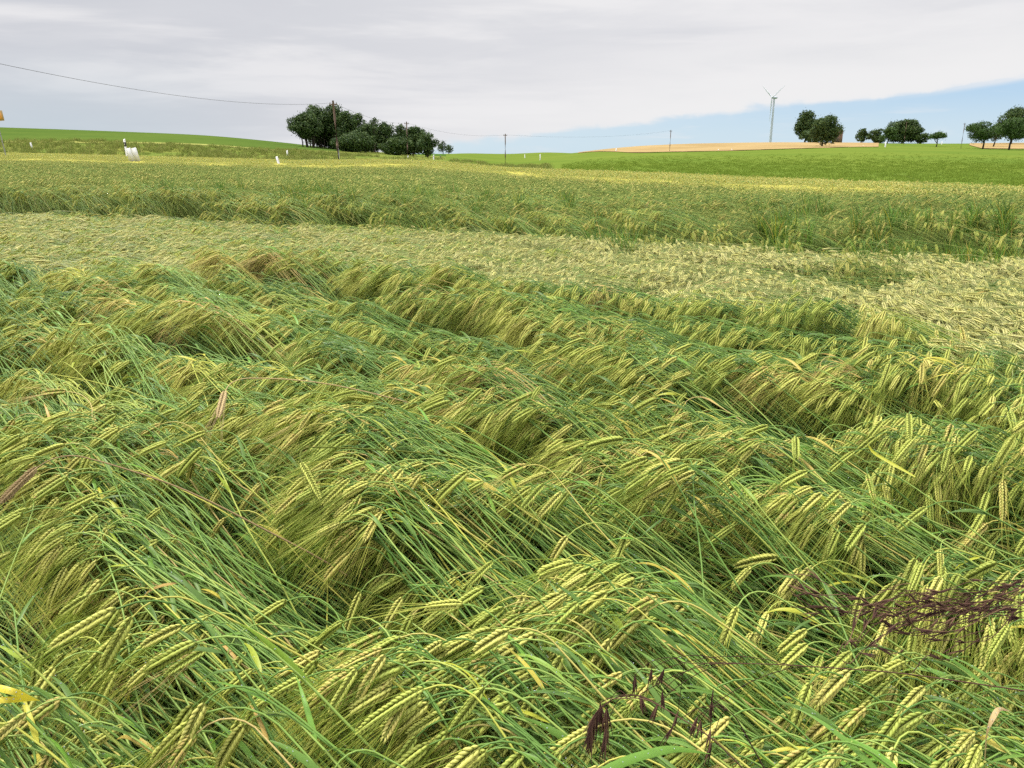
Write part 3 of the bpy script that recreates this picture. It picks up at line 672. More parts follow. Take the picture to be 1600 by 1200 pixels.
scatter('weed_grass', np.stack([pts[:, 0], pts[:, 1], canopy(pts[:, 0], pts[:, 1])-.16+ground(pts[:, 0], pts[:, 1])], 1), np.stack([np.zeros(len(pts)), np.zeros(len(pts)), rg.uniform(0, .8, len(pts))], 1), rg.uniform(.55, 1.05, len(pts)), rg.integers(0, 5, len(pts)), gt,
        kind='stuff', label='blue-green upright grass blades sticking up behind the dark ridge of the barley', category='grass')
# verge and meadow grass
vg = [grass_tuft(rg, 40, .55, .5, .012).mesh(f'verge_{i}', [M_V0 := plant_mat('verge_blade', [(0, (.14, .20, .04)), (.5, (.22, .26, .06)), (1, (.36, .34, .12))], .9, .03, .2, .8)]*5) for i in range(4)]
xs, ys_ = sample(9000, 60, 135, .72, pw=1.0); s = sof(xs, ys_); ed = edgeY(xs, ys_)
keep = (ys_ > ed+1) & (s < s_at(860)) & (ys_ < 114+5*sstep(s_at(0), s_at(455), s)+60*sstep(s_at(400), s_at(540), s)) & (fbm(xs*.08, ys_*.05, 91)+.15*rg.random(len(xs)) > .5)
x, y = xs[keep], ys_[keep]
scatter('verge_grass', np.stack([x, y, ground(x, y)-.05], 1), np.stack([np.zeros(len(x)), np.zeros(len(x)), rg.uniform(0, 6, len(x))], 1), rg.uniform(.6, 1.3, len(x)), rg.integers(0, 4, len(x)), vg,
        kind='stuff', label='rough uncut grass of the road verge beyond the barley', category='grass')
md = [grass_tuft(rg, 34, .20, .45, .008).mesh(f'meadow_{i}', [M_V1 := plant_mat('meadow_blade', [(0, (.17, .25, .036)), (.6, (.19, .27, .04)), (1, (.23, .30, .045))], .9, .03, .25, .4)]*5) for i in range(4)]
xs, ys_ = sample(34000, 24, 190, .75, pw=1.1); s = sof(xs, ys_); keep = (rg.random(len(xs)) < sstep(190, 60, ys_)) & (ys_ > edgeY(xs, ys_)+1.0) & (s > s_at(880)); x, y = xs[keep], ys_[keep]
scatter('meadow_grass', np.stack([x, y, ground(x, y)-.04], 1), np.stack([np.zeros(len(x)), np.zeros(len(x)), rg.uniform(0, 6, len(x))], 1), rg.uniform(.7, 1.3, len(x)), rg.integers(0, 4, len(x)), md,
        kind='stuff', label='short bright green grass covering the meadow on the right', category='grass')

# ------------------------------------------------------------------ trees
def fol(name, c): return plant_mat(name, c, .6, .25, .18, .6)
M_F1 = fol('dark_foliage', [(0, (.020, .046, .012)), (.5, (.052, .098, .024)), (1, (.12, .17, .045))])
M_F2 = fol('green_foliage', [(0, (.035, .075, .016)), (.5, (.055, .11, .022)), (1, (.09, .15, .035))])
M_BARK = flat('bark', (.055, .045, .035), .9, .1, .3, 3)
def crown_mb(rg, lobes, dens, ls):
    mb = MB(); V = []; rr = []
    for (c, r) in lobes:
        c = np.array(c); r = np.array(r, float); n = int(dens*(r[0]*r[1]+r[0]*r[2]+r[1]*r[2])*4.2/3)
        d = norm(rg.normal(0, 1, (n, 3))); q = d*(rg.uniform(.45, 1, n)**.5)[:, None]*(1+.55*(vnoise(d[:, 0]*3+c[0], d[:, 1]*3+d[:, 2]*2+c[1], 5)-.3)[:, None])
        p = c+q*r; nn = norm(d+rg.normal(0, .8, (n, 3))); a = norm(np.cross(nn, rg.normal(0, 1, (n, 3)))); b = np.cross(nn, a); s_ = (ls*rg.uniform(.5, 1.25, n))[:, None]
        V.append(np.stack([p-a*s_, p-b*s_*.55, p+a*s_, p+b*s_*.55], 1).reshape(-1, 3)); rr.append(np.repeat(rg.uniform(0, .999, n), 4))
        # loose twigs beyond the outline
        m_ = max(3, n//22); d = norm(rg.normal(0, 1, (m_, 3))); p0 = c+d*r*rg.uniform(1.0, 1.22, (m_, 1))
        for k in range(m_):
            kk = 5; p = p0[k]+rg.normal(0, ls*1.1, (kk, 3)); nn = norm(rg.normal(0, 1, (kk, 3))); a = norm(np.cross(nn, rg.normal(0, 1, (kk, 3)))); b = np.cross(nn, a); s_ = ls*.6
            V.append(np.stack([p-a*s_, p-b*s_*.55, p+a*s_, p+b*s_*.55], 1).reshape(-1, 3)); rr.append(np.full(kk*4, rg.uniform(0, .999)))
    V = np.concatenate(V); mb.add(V, np.arange(len(V)).reshape(-1, 4), 0, 0, np.concatenate(rr)); return mb
def tree(u, Y, vb, vt, u0, u1, label, name='broadleaf_tree', cat='tree', group=None, fm=None, low=.25, nl=9, ls=.24, dens=52, trunks=1, leanx=0, gaps=1.0, seed=0, umbrella=False, sink=.1):
    rg = np.random.default_rng(1000+seed); fm = fm or M_F1
    x0 = s_at(u)*Y; z0 = float(ground(x0, Y)); px = Y/1255; zt = z_at(vt, Y)-z0; cx = (s_at((u0+u1)/2)*Y-x0); hw = (u1-u0)/2*px
    e = bpy.data.objects.new(name, None); col.objects.link(e); e.location = (x0, Y, z0); tag(e, label, cat, group)
    zb = zt*low; cz = (zt+zb)/2; hz = (zt-zb)/2; lobes = []
    for k in range(int(nl*1.7)):
        a = rg.uniform(0, 6.28); q = rg.uniform(.2, .80) if k else 0; ph = rg.uniform(-1, 1)
        w_ = math.sqrt(max(0, 1-ph*ph*.8)); c = (cx+hw*q*1.0*math.cos(a)*w_, hw*.8*q*math.sin(a)*w_, cz+hz*.72*ph*(.3 if umbrella else 1)+(hz*.3 if umbrella else 0))
        r = rg.uniform(.27, .46)*(1 if k else 1.3); lobes.append((c, (hw*r*1.05, hw*r*.95, min(hz*r*1.15, hw*r*1.1))))
    for sx_ in (-1, 1): lobes.append(((cx+sx_*hw*.70, 0, cz+rg.uniform(-.3, .3)*hz), (hw*.30, hw*.3, hz*.28)))
    lobes.append(((cx+rg.uniform(-.2, .2)*hw, 0, zt-hz*.32), (hw*.42, hw*.4, hz*.32)))
    tb = MB(); th = (zt*.021+.05)*(.62 if trunks > 1 else 1)
    for k in range(trunks):
        bx = (k-(trunks-1)/2)*hw*.9/trunks+rg.normal(0, .1); t_ = np.linspace(0, 1, 7); top = np.array([cx*.7+bx*1.3+leanx, rg.normal(0, .3), cz])
        P = np.stack([bx+(top[0]-bx)*t_**1.3+.12*np.sin(t_*4+k), top[1]*t_, -sink+(top[2]+sink)*t_], 1); tube(tb, P, th*np.linspace(1.25, .5, 7), 7)
        for l in range(5):
            c = np.array(lobes[rg.integers(0, len(lobes))][0]); i = rg.integers(2, 5); b0 = P[i]; t2 = np.linspace(0, 1, 5)[:, None]
            Q = b0+(c-b0)*t2+np.array([0, 0, .15*zt])*(t2*(1-t2)); tube(tb, Q, th*np.linspace(.5, .12, 5), 5)
    tb.build('trunk', M_BARK, e); crown_mb(rg, lobes, dens, ls).build('crown', fm, e, smooth=False)
    return e
GR = 'trees of the dark grove left of the middle'
tree(484, 172, 226, 178, 454, 506, 'leftmost tree of the dark grove, its crown leaning out over the green hill', group=GR, low=.30, trunks=6, nl=12, dens=64, seed=1)
tree(500, 178, 228, 169, 472, 522, 'tall broad tree at the left end of the grove, just behind the leftmost one', group=GR, low=.24, trunks=5, nl=13, dens=60, seed=2)
tree(524, 176, 231, 165, 504, 541, 'tallest tree of the grove, standing behind the leaning wooden pole', group=GR, low=.25, seed=3)
tree(541, 170, 233, 173, 526, 560, 'round-topped grove tree immediately right of the leaning wooden pole', group=GR, low=.2, seed=4)
tree(560, 174, 236, 176, 546, 575, 'grove tree with a ragged two-pronged top in the middle of the grove', group=GR, low=.2, seed=5)
tree(570, 165, 238, 194, 552, 592, 'low wide grove tree below the dip in the treetops', group=GR, low=.1, seed=6, nl=11)
tree(586, 178, 238, 184, 580, 594, 'slender grove tree whose small crown stands free above the others', group=GR, low=.72, nl=4, dens=26, seed=7)
tree(603, 166, 240, 190, 588, 618, 'rounded grove tree right of the slender free-standing crown', group=GR, low=.12, seed=8, nl=11)
tree(626, 168, 242, 194, 614, 640, 'grove tree just left of the second wooden pole', group=GR, low=.12, seed=9, nl=10)
tree(646, 164, 244, 198, 632, 664, 'wide grove tree just right of the second wooden pole', group=GR, low=.08, seed=10, nl=11)
tree(668, 160, 246, 207, 652, 685, 'rightmost tree of the grove, sloping down to the meadow', group=GR, low=.05, seed=11, nl=11)
tree(615, 158, 245, 214, 590, 646, 'broad low tree filling the foot of the grove left of the second pole', group=GR, low=.03, seed=12, nl=12)
tree(545, 160, 238, 208, 518, 582, 'broad low tree filling the foot of the grove right of the leaning pole', group=GR, low=.03, seed=13, nl=12)
tree(692, 420, 239, 221, 684, 700, 'small distant tree peeking out right of the grove', group='two distant trees right of the grove', low=.1, ls=.45, dens=7, seed=14, nl=6)
tree(701, 430, 239, 226, 695, 708, 'lowest and farthest small tree right of the grove', group='two distant trees right of the grove', low=.1, ls=.45, dens=7, seed=15, nl=6)
# right side
tree(1256, 338, 224, 175, 1238, 1272, 'large round dark tree right of the wind turbine', low=.12, ls=.42, dens=26, seed=20, nl=12)
tree(1283, 262, 231, 183, 1263, 1311, 'dark bushy tree in front of the brick hut, its short trunk on the green meadow', low=.2, ls=.32, dens=26, seed=21, nl=12)
tree(1270, 330, 224, 203, 1245, 1292, 'low bushy shade tree between the round tree and the hut', low=.03, ls=.4, dens=17, seed=22, nl=9)
HG = 'trees and bushes of the hedge left of the thin pole'
tree(1343, 330, 225, 203, 1333, 1353, 'small pointed bush at the left end of the far hedge', name='bush', cat='bush', group=HG, low=.02, ls=.4, dens=17, seed=23, nl=7)
tree(1365, 328, 226, 203, 1350, 1382, 'middle bush of the far hedge with a pale gap under it', name='bush', cat='bush', group=HG, low=.05, ls=.4, dens=17, seed=24, nl=8)
tree(1384, 315, 227, 200, 1372, 1398, 'greener bush in front of the big hedge tree', name='bush', cat='bush', group=HG, low=.02, ls=.4, dens=17, seed=25, fm=M_F2, nl=8)
tree(1408, 325, 226, 187, 1384, 1436, 'biggest tree of the far hedge, with a wide domed crown behind a thin pole', group=HG, low=.08, ls=.4, dens=26, seed=26, nl=13)
tree(1436, 322, 226, 209, 1424, 1450, 'low bush at the right end of the far hedge', name='bush', cat='bush', group=HG, low=.02, ls=.4, dens=17, seed=27, nl=7)
tree(1461, 262, 231, 206, 1447, 1475, 'little flat-topped tree on the meadow right of the hedge', low=.3, ls=.28, dens=26, seed=28, fm=M_F2, nl=7, umbrella=True)
FT = 'fruit trees on the meadow at the right edge'
tree(1534, 238, 236, 190, 1504, 1552, 'gnarled fruit tree with branches drooping to the left and a leaning trunk', name='fruit_tree', group=FT, low=.34, ls=.26, dens=30, seed=30, fm=M_F2, nl=9, leanx=.5)
tree(1550, 262, 233, 196, 1538, 1566, 'slim fruit tree standing back between the two larger fruit trees', name='fruit_tree', group=FT, low=.3, ls=.3, dens=26, seed=31, fm=M_F2, nl=7)
tree(1576, 228, 238, 186, 1550, 1606, 'wide fruit tree with a short dark trunk at the right edge of the photo', name='fruit_tree', group=FT, low=.36, ls=.26, dens=30, seed=32, fm=M_F2, nl=12, leanx=-.3)
tree(1577, 300, 230, 172, 1552, 1604, 'tallest round tree rising behind the rightmost fruit trees', group=FT, low=.2, ls=.36, dens=19, seed=33, nl=12)

# ------------------------------------------------------------------ poles, cables, posts
M_WOOD = flat('weathered_wood', (.11, .075, .05), .85, .2, .3, 6); M_STEEL = flat('grey_steel', (.25, .26, .28), .5, .5, .1, 2, .3)
M_WHITE = flat('white_plastic', (.62, .62, .60), .45, .4, .05, 2); M_BLACK = flat('black_plastic', (.02, .02, .022), .5, .4)
M_REFL = flat('reflector', (.6, .6, .6), .15, .8, .05); M_CABLE = flat('cable_rubber', (.03, .03, .032), .6, .3)
M_TURB = flat('turbine_paint', (.52, .56, .62), .4, .4, .04, .1); M_BRICK, t, b, o = mat('old_brick', .9, .1)
br = N(t, 'ShaderNodeTexBrick'); tcn = N(t, 'ShaderNodeTexCoord'); L(t, tcn.outputs['Object'], br.inputs[0]); br.inputs['Scale'].default_value = 4
br.inputs['Color1'].default_value = (.22, .12, .08, 1); br.inputs['Color2'].default_value = (.30, .19, .13, 1); br.inputs['Mortar'].default_value = (.28, .25, .21, 1); L(t, br.outputs[0], b.inputs['Base Color'])
tops = {}
def pole(key, u, Y, vt, label, r=.11, group='wooden telephone poles along the road', steel=False, tilt=0):
    p = gpt(u, Y); h = z_at(vt, Y)-p.z; e = bpy.data.objects.new('utility_pole', None); col.objects.link(e); e.location = p; e.rotation_euler = (0, R(tilt), 0); tag(e, label, 'utility pole', group)
    m = MB(); tube(m, [[0, 0, -.4], [0, 0, h*.3], [.01, 0, h*.7], [0, 0, h]], [r*1.15, r*1.08, r*.9, r*.75], 10, cap=True); m.build('post', M_STEEL if steel else M_WOOD, e)
    m = MB(); box(m, (0, 0, h-.35), (.75, .09, .09)); m.build('crossarm', M_WOOD, e)
    for q in (-.3, .3):
        m = MB(); tube(m, [[q, 0, h-.305], [q, 0, h-.25], [q, 0, h-.19], [q, 0, h-.13]], [.02, .05, .045, .02], 8, cap=True); m.build('insulator', M_STEEL, e)
    tops[key] = e.matrix_basis@Vector((0, 0, h-.2)); e2 = Euler((0, R(tilt), 0)).to_matrix()@Vector((0, 0, h-.2)); tops[key] = p+e2
pole('a', 529, 76, 157, 'nearest wooden telephone pole leaning left in front of the grove', tilt=-2.2, r=.12)
pole('b', 637, 137, 190, 'wooden telephone pole standing against the right half of the grove')
pole('c', 789.5, 165, 209, 'wooden telephone pole alone in the dip in the middle of the photo')
pole('d', 1046, 232, 203, 'wooden telephone pole before the orange wheat strip', tilt=.3)
pole('e', 1410, 300, 190, 'thin pole in front of the domed hedge tree', r=.10)
pole('f', 1500, 240, 192, 'thin grey pole between the little flat-topped tree and the fruit trees', r=.10)
def cable(a, b, sag, label, r=.010):
    a, b = Vector(a), Vector(b); t_ = np.linspace(0, 1, 40); P = np.array([list(a.lerp(b, k)) for k in t_]); P[:, 2] -= sag*4*t_*(1-t_)
    m = MB(); tube(m, P-P[0], r, 6); o = m.build('overhead_cable', M_CABLE, loc=P[0]); tag(o, label, 'cable', 'telephone cables between the poles'); return o
nb = Vector((s_at(-330, 30)*42, 42, z_at(30, 42)))
cable(tops['a'], (s_at(-260, 40)*30, 30, z_at(40, 30)), 1.0, 'cable sagging from the leaning pole to the left edge of the sky', r=.009)
cable(tops['a'], tops['b'], .6, 'cable from the leaning pole to the second pole across the treetops')
cable(tops['b'], tops['c'], .9, 'cable from the second pole down to the pole in the dip')
cable(tops['c'], tops['d'], 1.0, 'cable from the pole in the dip to the pole before the wheat')
def delineator(u, Y, vt, label, w_=.12, tilt=0, h=None, dark=True, vis=None):
    p = gpt(u, Y); h = h or (z_at(vt, Y)-p.z); e = bpy.data.objects.new('road_marker_post', None); col.objects.link(e); e.location = p; e.rotation_euler = (0, R(tilt), 0); tag(e, label, 'marker post', 'white roadside marker posts')
    m = MB(); a = np.array([[-.5, -.4], [0, -.62], [.5, -.4], [.35, .5], [-.35, .5]])*w_
    V = [[x, y, z] for z in (-.3, h-.06) for x, y in a]+[[x, y, h-.06+(.06 if y > 0 else 0)] for x, y in a]
    f4 = [[i, (i+1) % 5, 5+(i+1) % 5, 5+i] for i in range(5)]+[[5+i, 5+(i+1) % 5, 10+(i+1) % 5, 10+i] for i in range(5)]
    m.add(V, f4); m.add(np.array(V)[10:], [[0, 1, 2, 3, 4]]); m.build('post', M_WHITE, e, smooth=False)
    if dark:
        m = MB(); a2 = a*1.06; zz = (h*.68, h*.86); V = [[x, y, z] for z in zz for x, y in a2]; m.add(V, f4[:5]); m.build('dark_band', M_BLACK, e, smooth=False)
        m = MB(); box(m, (0, -.62*w_-.012, h*.77), (w_*.3, .01, .14)); m.build('reflector', M_REFL, e)
    return e
delineator(199, 72, 217, 'tall white marker post with a dark band, right behind the white boards', w_=.17, tilt=-3)
delineator(52, 96, 222.5, 'white marker post tilting left on the verge near the left edge', w_=.16, tilt=-9, dark=False)
delineator(438, 50, 243.5, 'white marker post leaning left in the golden barley, left of the grove', w_=.14, tilt=-15, dark=False)
delineator(449, 100, 235, 'short white post on the verge behind the leaning white one', w_=.18, dark=False)
delineator(529, 84, 231, 'small white post touching the foot of the leaning wooden pole', w_=.12, dark=False)
delineator(637.5, 128, 243.5, 'tiny white post at the foot of the second wooden pole', w_=.2, dark=False)
delineator(677.5, 128, 242, 'white marker post with a dark band at the right foot of the grove', w_=.2)
delineator(688, 170, 243, 'dark stubby post right of the grove', w_=.22, dark=False).children[0].data.materials[0] = M_BLACK
delineator(820, 290, 241.5, 'tiny white post on the grass just right of the pole in the dip', w_=.3, dark=False)
delineator(844, 215, 241, 'white marker post standing on the grass between the two middle poles', w_=.26, dark=False)
delineator(962.5, 262, 232, 'white marker post at the left tip of the orange wheat', w_=.4, dark=False)
delineator(1122, 236, 233, 'left one of two tiny white posts under the orange wheat', w_=.25, dark=False)
delineator(1143, 236, 232.5, 'right one of two tiny white posts under the orange wheat', w_=.25, dark=False)
delineator(1347, 270, 227, 'tiny pale post at the foot of the far hedge', w_=.25, dark=False)
delineator(1381.5, 250, 222, 'tall white post on the meadow before the hedge', w_=.36, dark=False)
delineator(1469, 300, 221, 'small white post right of the little flat-topped tree', w_=.3, dark=False)
# leaning white boards
p = gpt(209, 47); e = bpy.data.objects.new('white_board', None); col.objects.link(e); zb, zt = z_at(252.5, 47), z_at(231, 47); e.location = (p.x, p.y, p.z); e.rotation_euler = (R(-4), R(-13), R(6))
tag(e, 'pair of blank white boards leaning left in the golden barley', 'sign board')
hb, ht = zb-p.z, zt-p.z
for sx_, dz0 in ((-.16, .03), (.16, -.03)):
    m = MB(); box(m, (sx_+.12, 0, (hb+ht)/2+dz0), (.29, .035, ht-hb)); m.build('panel', M_WHITE, e, smooth=False)
    m = MB(); tube(m, [[sx_+.12, .04, -.3], [sx_+.12, .04, ht*.5], [sx_+.12, .04, ht-.1]], .022, 8); m.build('stake', M_STEEL, e)
# yellow direction sign cut by the left edge
p = gpt(9, 60); zt, zb = z_at(173, 60), z_at(189, 60); e = bpy.data.objects.new('road_sign', None); col.objects.link(e); e.location = p; e.rotation_euler = (0, R(-4), R(10)); tag(e, 'yellow-brown road sign cut off by the left edge of the photo', 'road sign')
m = MB(); box(m, (-.1, 0, (zt+zb)/2-p.z), (1.25, .03, zt-zb)); m.build('panel', flat('sign_back', (.38, .26, .11), .6, .3), e, smooth=False)
m = MB(); box(m, (-.1, -.02, (zt+zb)/2-p.z), (1.06, .01, (zt-zb)*.62)); m.build('face', flat('sign_face', (.62, .30, .08), .5, .3), e, smooth=False)
for q in (-.5, .1):
    m = MB(); tube(m, [[q-.1, .05, -.4], [q-.1, .05, (zt-p.z)*.5], [q-.1, .05, zt-p.z-.05]], .035, 8); m.build('post', M_STEEL, e)

# ------------------------------------------------------------------ brick hut
p = gpt(1305.5, 345); px = 345/1255; W_, D_, H_ = 4.0, 4.2, z_at(201, 345)-p.z; e = bpy.data.objects.new('brick_hut', None); col.objects.link(e); e.location = p; e.rotation_euler = (0, 0, R(-24)); tag(e, 'small tall brown brick hut half hidden behind the bushy tree', 'hut')
m = MB(); box(m, (0, 0, H_*.40-.3), (W_, D_, H_*.80+.6)); m.build('wall', M_BRICK, e, smooth=False)
m = MB(); h0 = H_*.80+.003; V = [[-W_*.56, -D_*.56, h0], [W_*.56, -D_*.56, h0], [W_*.56, D_*.56, h0], [-W_*.56, D_*.56, h0], [0, -D_*.56, H_], [0, D_*.56, H_]]
m.add(V, [[0, 4, 5, 3], [1, 2, 5, 4], [0, 3, 2, 1]]); m.add(V, [[0, 1, 4], [3, 5, 2]]); m.build('roof', flat('roof_tile', (.16, .09, .065), .8, .2, .3, 2), e, smooth=False)
m = MB(); box(m, (.2, -D_/2-.03, 1.0), (1.0, .08, 2.1)); d_ = m.build('door', flat('door_wood', (.09, .07, .05), .8, .2), e, smooth=False)
m = MB(); box(m, (.1, -D_/2-.02, H_*.62), (.6, .06, .6)); m.build('window', flat('dark_glass', (.02, .022, .025), .1, .6), e, smooth=False)

# ------------------------------------------------------------------ wind turbine
TY = 1500; tb_ = Vector((s_at(1206.5, 190)*TY, TY, z_at(226, TY))); H_ = z_at(152.5, TY)-tb_.z
e = bpy.data.objects.new('wind_turbine', None); col.objects.link(e); e.location = tb_; tag(e, 'tall pale grey wind turbine on the horizon above the orange wheat', 'wind turbine')
m = MB(); tube(m, [[0, 0, -8], [0, 0, H_*.5], [0, 0, H_-1.5]], [2.6, 2.0, 1.4], 20); m.build('tower', M_TURB, e)
yw = math.acos(.27); ax = Vector((math.sin(yw)*-1, -math.cos(yw), 0)); lat = Vector((math.cos(yw), -math.sin(yw), 0))   # rotor axis and sideways direction
m = MB(); q = np.linspace(0, 1, 6)[:, None]; tube(m, np.array([0, 0, H_])+np.array(-ax)[None]*(q*9-2.5), [1.5, 2.3, 2.4, 2.3, 2.0, .8], 12, cap=True); m.build('nacelle', M_TURB, e)
hc = Vector((0, 0, H_))+ax*4.6; m = MB(); tube(m, np.array(hc)+np.array(ax)[None]*(q*3.4-1.7), [1.6, 1.9, 1.8, 1.4, .9, .1], 12); m.build('hub', M_TURB, e)
for k in range(3):
    a = R(-57+120*k); rd = Vector((0, 0, 1))*math.cos(a)+lat*math.sin(a); td = Vector((0, 0, -1))*math.sin(a)+lat*math.cos(a); LB = 41
    m = MB(); V = []; tt = np.linspace(0, 1, 12)
    for q_ in tt:
        c = np.interp(q_, [0, .06, .2, 1], [1.7, 1.8, 3.4, .5]); th_ = np.interp(q_, [0, .06, .2, 1], [1.6, 1.3, .8, .12]); tw = R(np.interp(q_, [0, 1], [22, 2]))
        cd_ = td*math.cos(tw)+ax*math.sin(tw); nd = ax*math.cos(tw)-td*math.sin(tw)
        for g_ in range(8):
            an = g_*math.pi/4; v = hc+rd*(1+q_*LB)+cd_*(c*.5*math.cos(an)+c*.12)+nd*(th_*.5*math.sin(an)); V.append(list(v))
    i = np.arange(11)[:, None]*8; j = np.arange(8)[None]; m.add(V, np.stack([i+j, i+(j+1) % 8, i+8+(j+1) % 8, i+8+j], -1).reshape(-1, 4)); m.build('blade', M_TURB, e)

tree(530, 182, 231, 180, 500, 560, 'dense dark tree filling the back of the grove behind the leaning pole', group=GR, low=.06, seed=40, nl=12)
tree(585, 182, 237, 197, 555, 612, 'dense dark tree filling the back of the middle of the grove', group=GR, low=.05, seed=41, nl=12)
tree(640, 178, 242, 204, 610, 668, 'dense dark tree filling the back of the right half of the grove', group=GR, low=.05, seed=42, nl=12)
tree(508, 186, 231, 200, 478, 545, 'low dark bush closing the gap behind the trunks at the left end of the grove', name='bush', cat='bush', group=None, low=.02, seed=43, nl=9)
strip('verge_edge', sall[sall < sl_(470)], lambda s: 107+6*sstep(sl_(0), sl_(455), s), lambda s: 111.5+6.5*sstep(sl_(0), sl_(455), s), 4, .05, gmat('dry_verge', (.34, .32, .10), (.26, .28, .08), (.18, .22, .05), .1, .5))

# ------------------------------------------------------------------ odd plants that stand out in the near field
def at_px(u, v, h=None):              # canopy point under a picture position
    dep = PITCH+math.atan((v-600)/F); h_ = .5
    for _ in range(4):
        Y = (CAM[2]-h_)/(SP*F-CP*(600-v))*(CP*F+SP*(600-v)); x = (u-800)/(CP*F+SP*(600-v))*Y; h_ = .53+(h if h is not None else .02)
    return np.array([x, Y, h_])
M_BROME = plant_mat('purple_brome', [(0, (.045, .022, .020)), (.5, (.085, .042, .032)), (1, (.20, .12, .07))], .8, .1, .05, .2)
M_TAN = plant_mat('bleached_straw', [(0, (.50, .36, .17)), (1, (.62, .50, .26))], .6, .3, .1, .2)
M_YEL = plant_mat('yellow_blade', [(0, (.62, .52, .03)), (1, (.70, .60, .05))], .4, .5, .3, .2)
M_LIME = plant_mat('fresh_blade', [(0, (.16, .33, .035)), (1, (.20, .38, .04))], .38, .5, .3, .2)
def spikelet(m, p, d, L_=.03, n=5, w=.0009):
    for k in range(n):
        dd = norm(np.array(d)+rg.normal(0, .10, 3)); l_ = L_*rg.uniform(.6, 1.05); t_ = np.linspace(0, 1, 5)[:, None]
        tube(m, np.array(p)+dd*l_*t_, w*np.array([.5, 1.3, 1.2, .7, .15]), 4, 0, 0, rg.uniform(0, .99))
def brome(pts, hang, label, r=.0006, sl=.03, n=7, drops_=(.04, .12)):
    """pts: stem path in world space; hang: picture positions of the hanging spikelets"""
    P = np.array(pts); base = P[0]; e = bpy.data.objects.new('brome_grass', None); col.objects.link(e); e.location = base; tag(e, label, 'brome grass', 'purple brome grasses among the near barley')
    t_ = np.linspace(0, len(P)-1, 24); C = np.stack([np.interp(t_, range(len(P)), P[:, i]) for i in range(3)], 1)
    for _ in range(3): C[1:-1] = (C[:-2]+C[1:-1]*2+C[2:])/4
    m = MB(); tube(m, C-base, r*np.linspace(1.5, .7, len(C)), 5, 0); m.build('stem', M_BROME, e)
    m = MB(); th = MB()
    for u, v, dz_ in hang:
        q = at_px(u, v, dz_); j = int(rg.integers(len(C)//2, len(C))); a = C[j]; mid_ = (a+q)/2+np.array([0, 0, .03]); t2 = np.linspace(0, 1, 7)[:, None]
        tube(th, (1-t2)**2*a+2*t2*(1-t2)*mid_+t2**2*q-base, .00045, 3, 0); d = norm(np.array([-.15+rg.normal(0, .12), -.12, -1.0])); spikelet(m, q-base, d, sl, n)
    th.build('branches', M_BROME, e); m.build('spikelets', M_BROME, e)
A_ = at_px
brome([A_(1640, 1085, .10), A_(1400, 1050, .11), A_(1200, 1037, .12), A_(1070, 1036, .12)], [(u, v, .05) for u, v in [(992, 1055), (1018, 1045), (1038, 1045), (1000, 1085), (1035, 1080), (1028, 1100), (1060, 1110), (1090, 1120)]], 'purple brome with a long arching stem and drooping spikelets over the bottom right ears')
brome([A_(1180, 1220, .03), A_(1110, 1150, .10), A_(1010, 1090, .13), A_(950, 1092, .12)], [(u, v, .06) for u, v in [(938, 1098), (930, 1115), (925, 1130), (948, 1105), (948, 1135), (935, 1108)]], 'dark purple brome tuft hanging lowest, near the bottom edge right of the middle', n=10, sl=.05)
brome([A_(1210, 1230, .03), A_(1150, 1120, .10), A_(1110, 1090, .13)], [(u, v, .05) for u, v in [(1112, 1095), (1110, 1140), (1112, 1160), (1095, 1125), (1052, 1135)]], 'thin purple brome drooping just right of the lowest brome tuft', n=5)
def flat_brome(us, vs, n_, label, th=4):
    P = [A_(u, v, .03) for u, v in zip(us, vs)]; base = P[0]; e = bpy.data.objects.new('brome_grass', None); col.objects.link(e); e.location = base; tag(e, label, 'brome grass', 'purple brome grasses among the near barley')
    m = MB(); st = MB(); P = np.array(P); t_ = np.linspace(0, len(P)-1, 20)
    for k in range(n_):
        C = np.stack([np.interp(t_, range(len(P)), P[:, i]) for i in range(3)], 1); C[:, 1] += rg.normal(0, .012)+np.linspace(0, rg.normal(0, .03), 20); C[:, 2] += rg.uniform(-.03, .012)+.01*np.sin(t_*3+k)
        tube(st, C-base, .0007, 4, 0, 0, rg.uniform(0, .99))
        for q in range(th):
            j = int(rg.integers(4, 19)); d = norm((C[j]-C[j-1])+np.array([0, rg.normal(0, .0025), rg.normal(0, .0025)])); spikelet(m, C[j]-base, d, .032, 4, .0008)
    st.build('stem', M_BROME, e); m.build('spikelets', M_BROME, e)
flat_brome([1660, 1560, 1480, 1400], [925, 938, 950, 962], 14, 'dense dark purple mat of flattened brome at the right edge', 4)
flat_brome([1640, 1580, 1520, 1440], [900, 920, 945, 958], 9, 'reddish brome fanning above the dark purple mat at the right edge', 3)
flat_brome([1430, 1370, 1300, 1240], [930, 945, 938, 920], 8, 'thin reddish brome lying in the dark hollow left of the purple mat', 2)
flat_brome([1320, 1335, 1355, 1385], [1012, 985, 968, 948], 4, 'small upright purple brome sprig below the dark hollow', 4)
flat_brome([1540, 1480, 1430, 1395], [966, 970, 972, 975], 6, 'faint brown brome stems lying on the yellow stalks under the purple mat', 2)
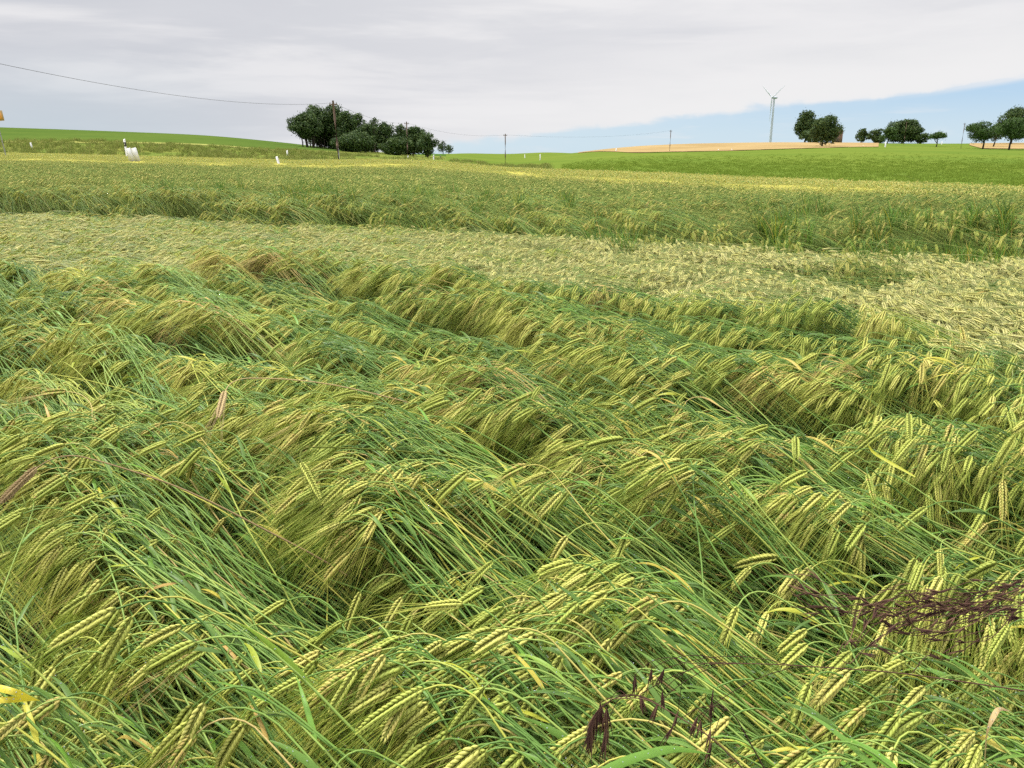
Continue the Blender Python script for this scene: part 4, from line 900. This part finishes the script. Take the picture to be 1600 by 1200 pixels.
# single odd ears and blades
def odd_ear(u0, v0, u1, v1, label, m_, name='barley_plant', h0=.07, h1=.03):
    r_ = np.random.default_rng(int(u0)); a, b = A_(u0, v0, h0), A_(u1, v1, h1); p, ap = make_plant(r_, 0, droop=32, earlen=.095); d = b-a; yw_ = math.atan2(d[1], d[0])-R(58)
    Mx = rotm(0, 0, yw_); e = bpy.data.objects.new(name, None); col.objects.link(e); e.location = a-Mx[:3, :3]@ap; e.rotation_euler = (0, 0, yw_); tag(e, label, 'barley plant')
    mt = [m_]*5; p['stem'].build('stem', mt, e); er = p['ear'].build('ear', mt, e); p['awns'].build('awns', mt, er)
odd_ear(378, 592, 330, 675, 'bleached tan barley ear standing proud of the green ones left of the middle', M_TAN)
odd_ear(112, 712, 20, 770, 'brown dead barley ear lying near the left edge', plant_mat('dead_husk', [(0, (.22, .15, .07)), (1, (.32, .23, .11))], .7, .2, .05, .2))
odd_ear(478, 700, 468, 772, 'single ear pointing straight down among ears that slant, left of the middle', M_EAR)
def blade(pts, wd, m_, label, name='grass_blade'):
    P = np.array([A_(*q) for q in pts]); t_ = np.linspace(0, len(P)-1, 20); C = np.stack([np.interp(t_, range(len(P)), P[:, i]) for i in range(3)], 1)
    for _ in range(4): C[1:-1] = (C[:-2]+C[1:-1]*2+C[2:])/4
    m = MB(); ribbon(m, C-C[0], wd*np.interp(np.linspace(0, 1, 20), [0, .15, .6, 1], [.45, 1, .9, .04]), 0, 0, .3, side=norm(np.array([.2, .8, .5])), fold=.25)
    for k in range(6): m.add(_oct*.0008+(C[3+2*k]-C[0]+np.array([0, -.001, .0016])), _of, 1)
    o = m.build(name, [m_, M_DROP], loc=C[0]); tag(o, label, 'leaf blade')
blade([(925, 1215, .07), (985, 1185, .07), (1050, 1168, .07), (1110, 1178, .05)], .0048, M_LIME, 'broad fresh green blade arching along the bottom edge right of the middle')
blade([(-30, 1068, .13), (20, 1080, .13), (62, 1095, .10)], .0036, M_YEL, 'upper one of two bright yellow blades at the left edge')
blade([(-40, 1096, .12), (15, 1093, .12), (62, 1094, .09)], .0034, M_YEL, 'lower one of two bright yellow blades at the left edge')
blade([(1538, 1190, .02), (1540, 1140, .10), (1560, 1105, .12), (1580, 1112, .10)], .003, M_TAN, 'withered tan stalk curling up at the bottom right corner')
blade([(1430, 745, .05), (1350, 700, .06), (1370, 560, .10)], .003, M_LEAF, 'dark green stalk jutting up before the pale flattened patch')
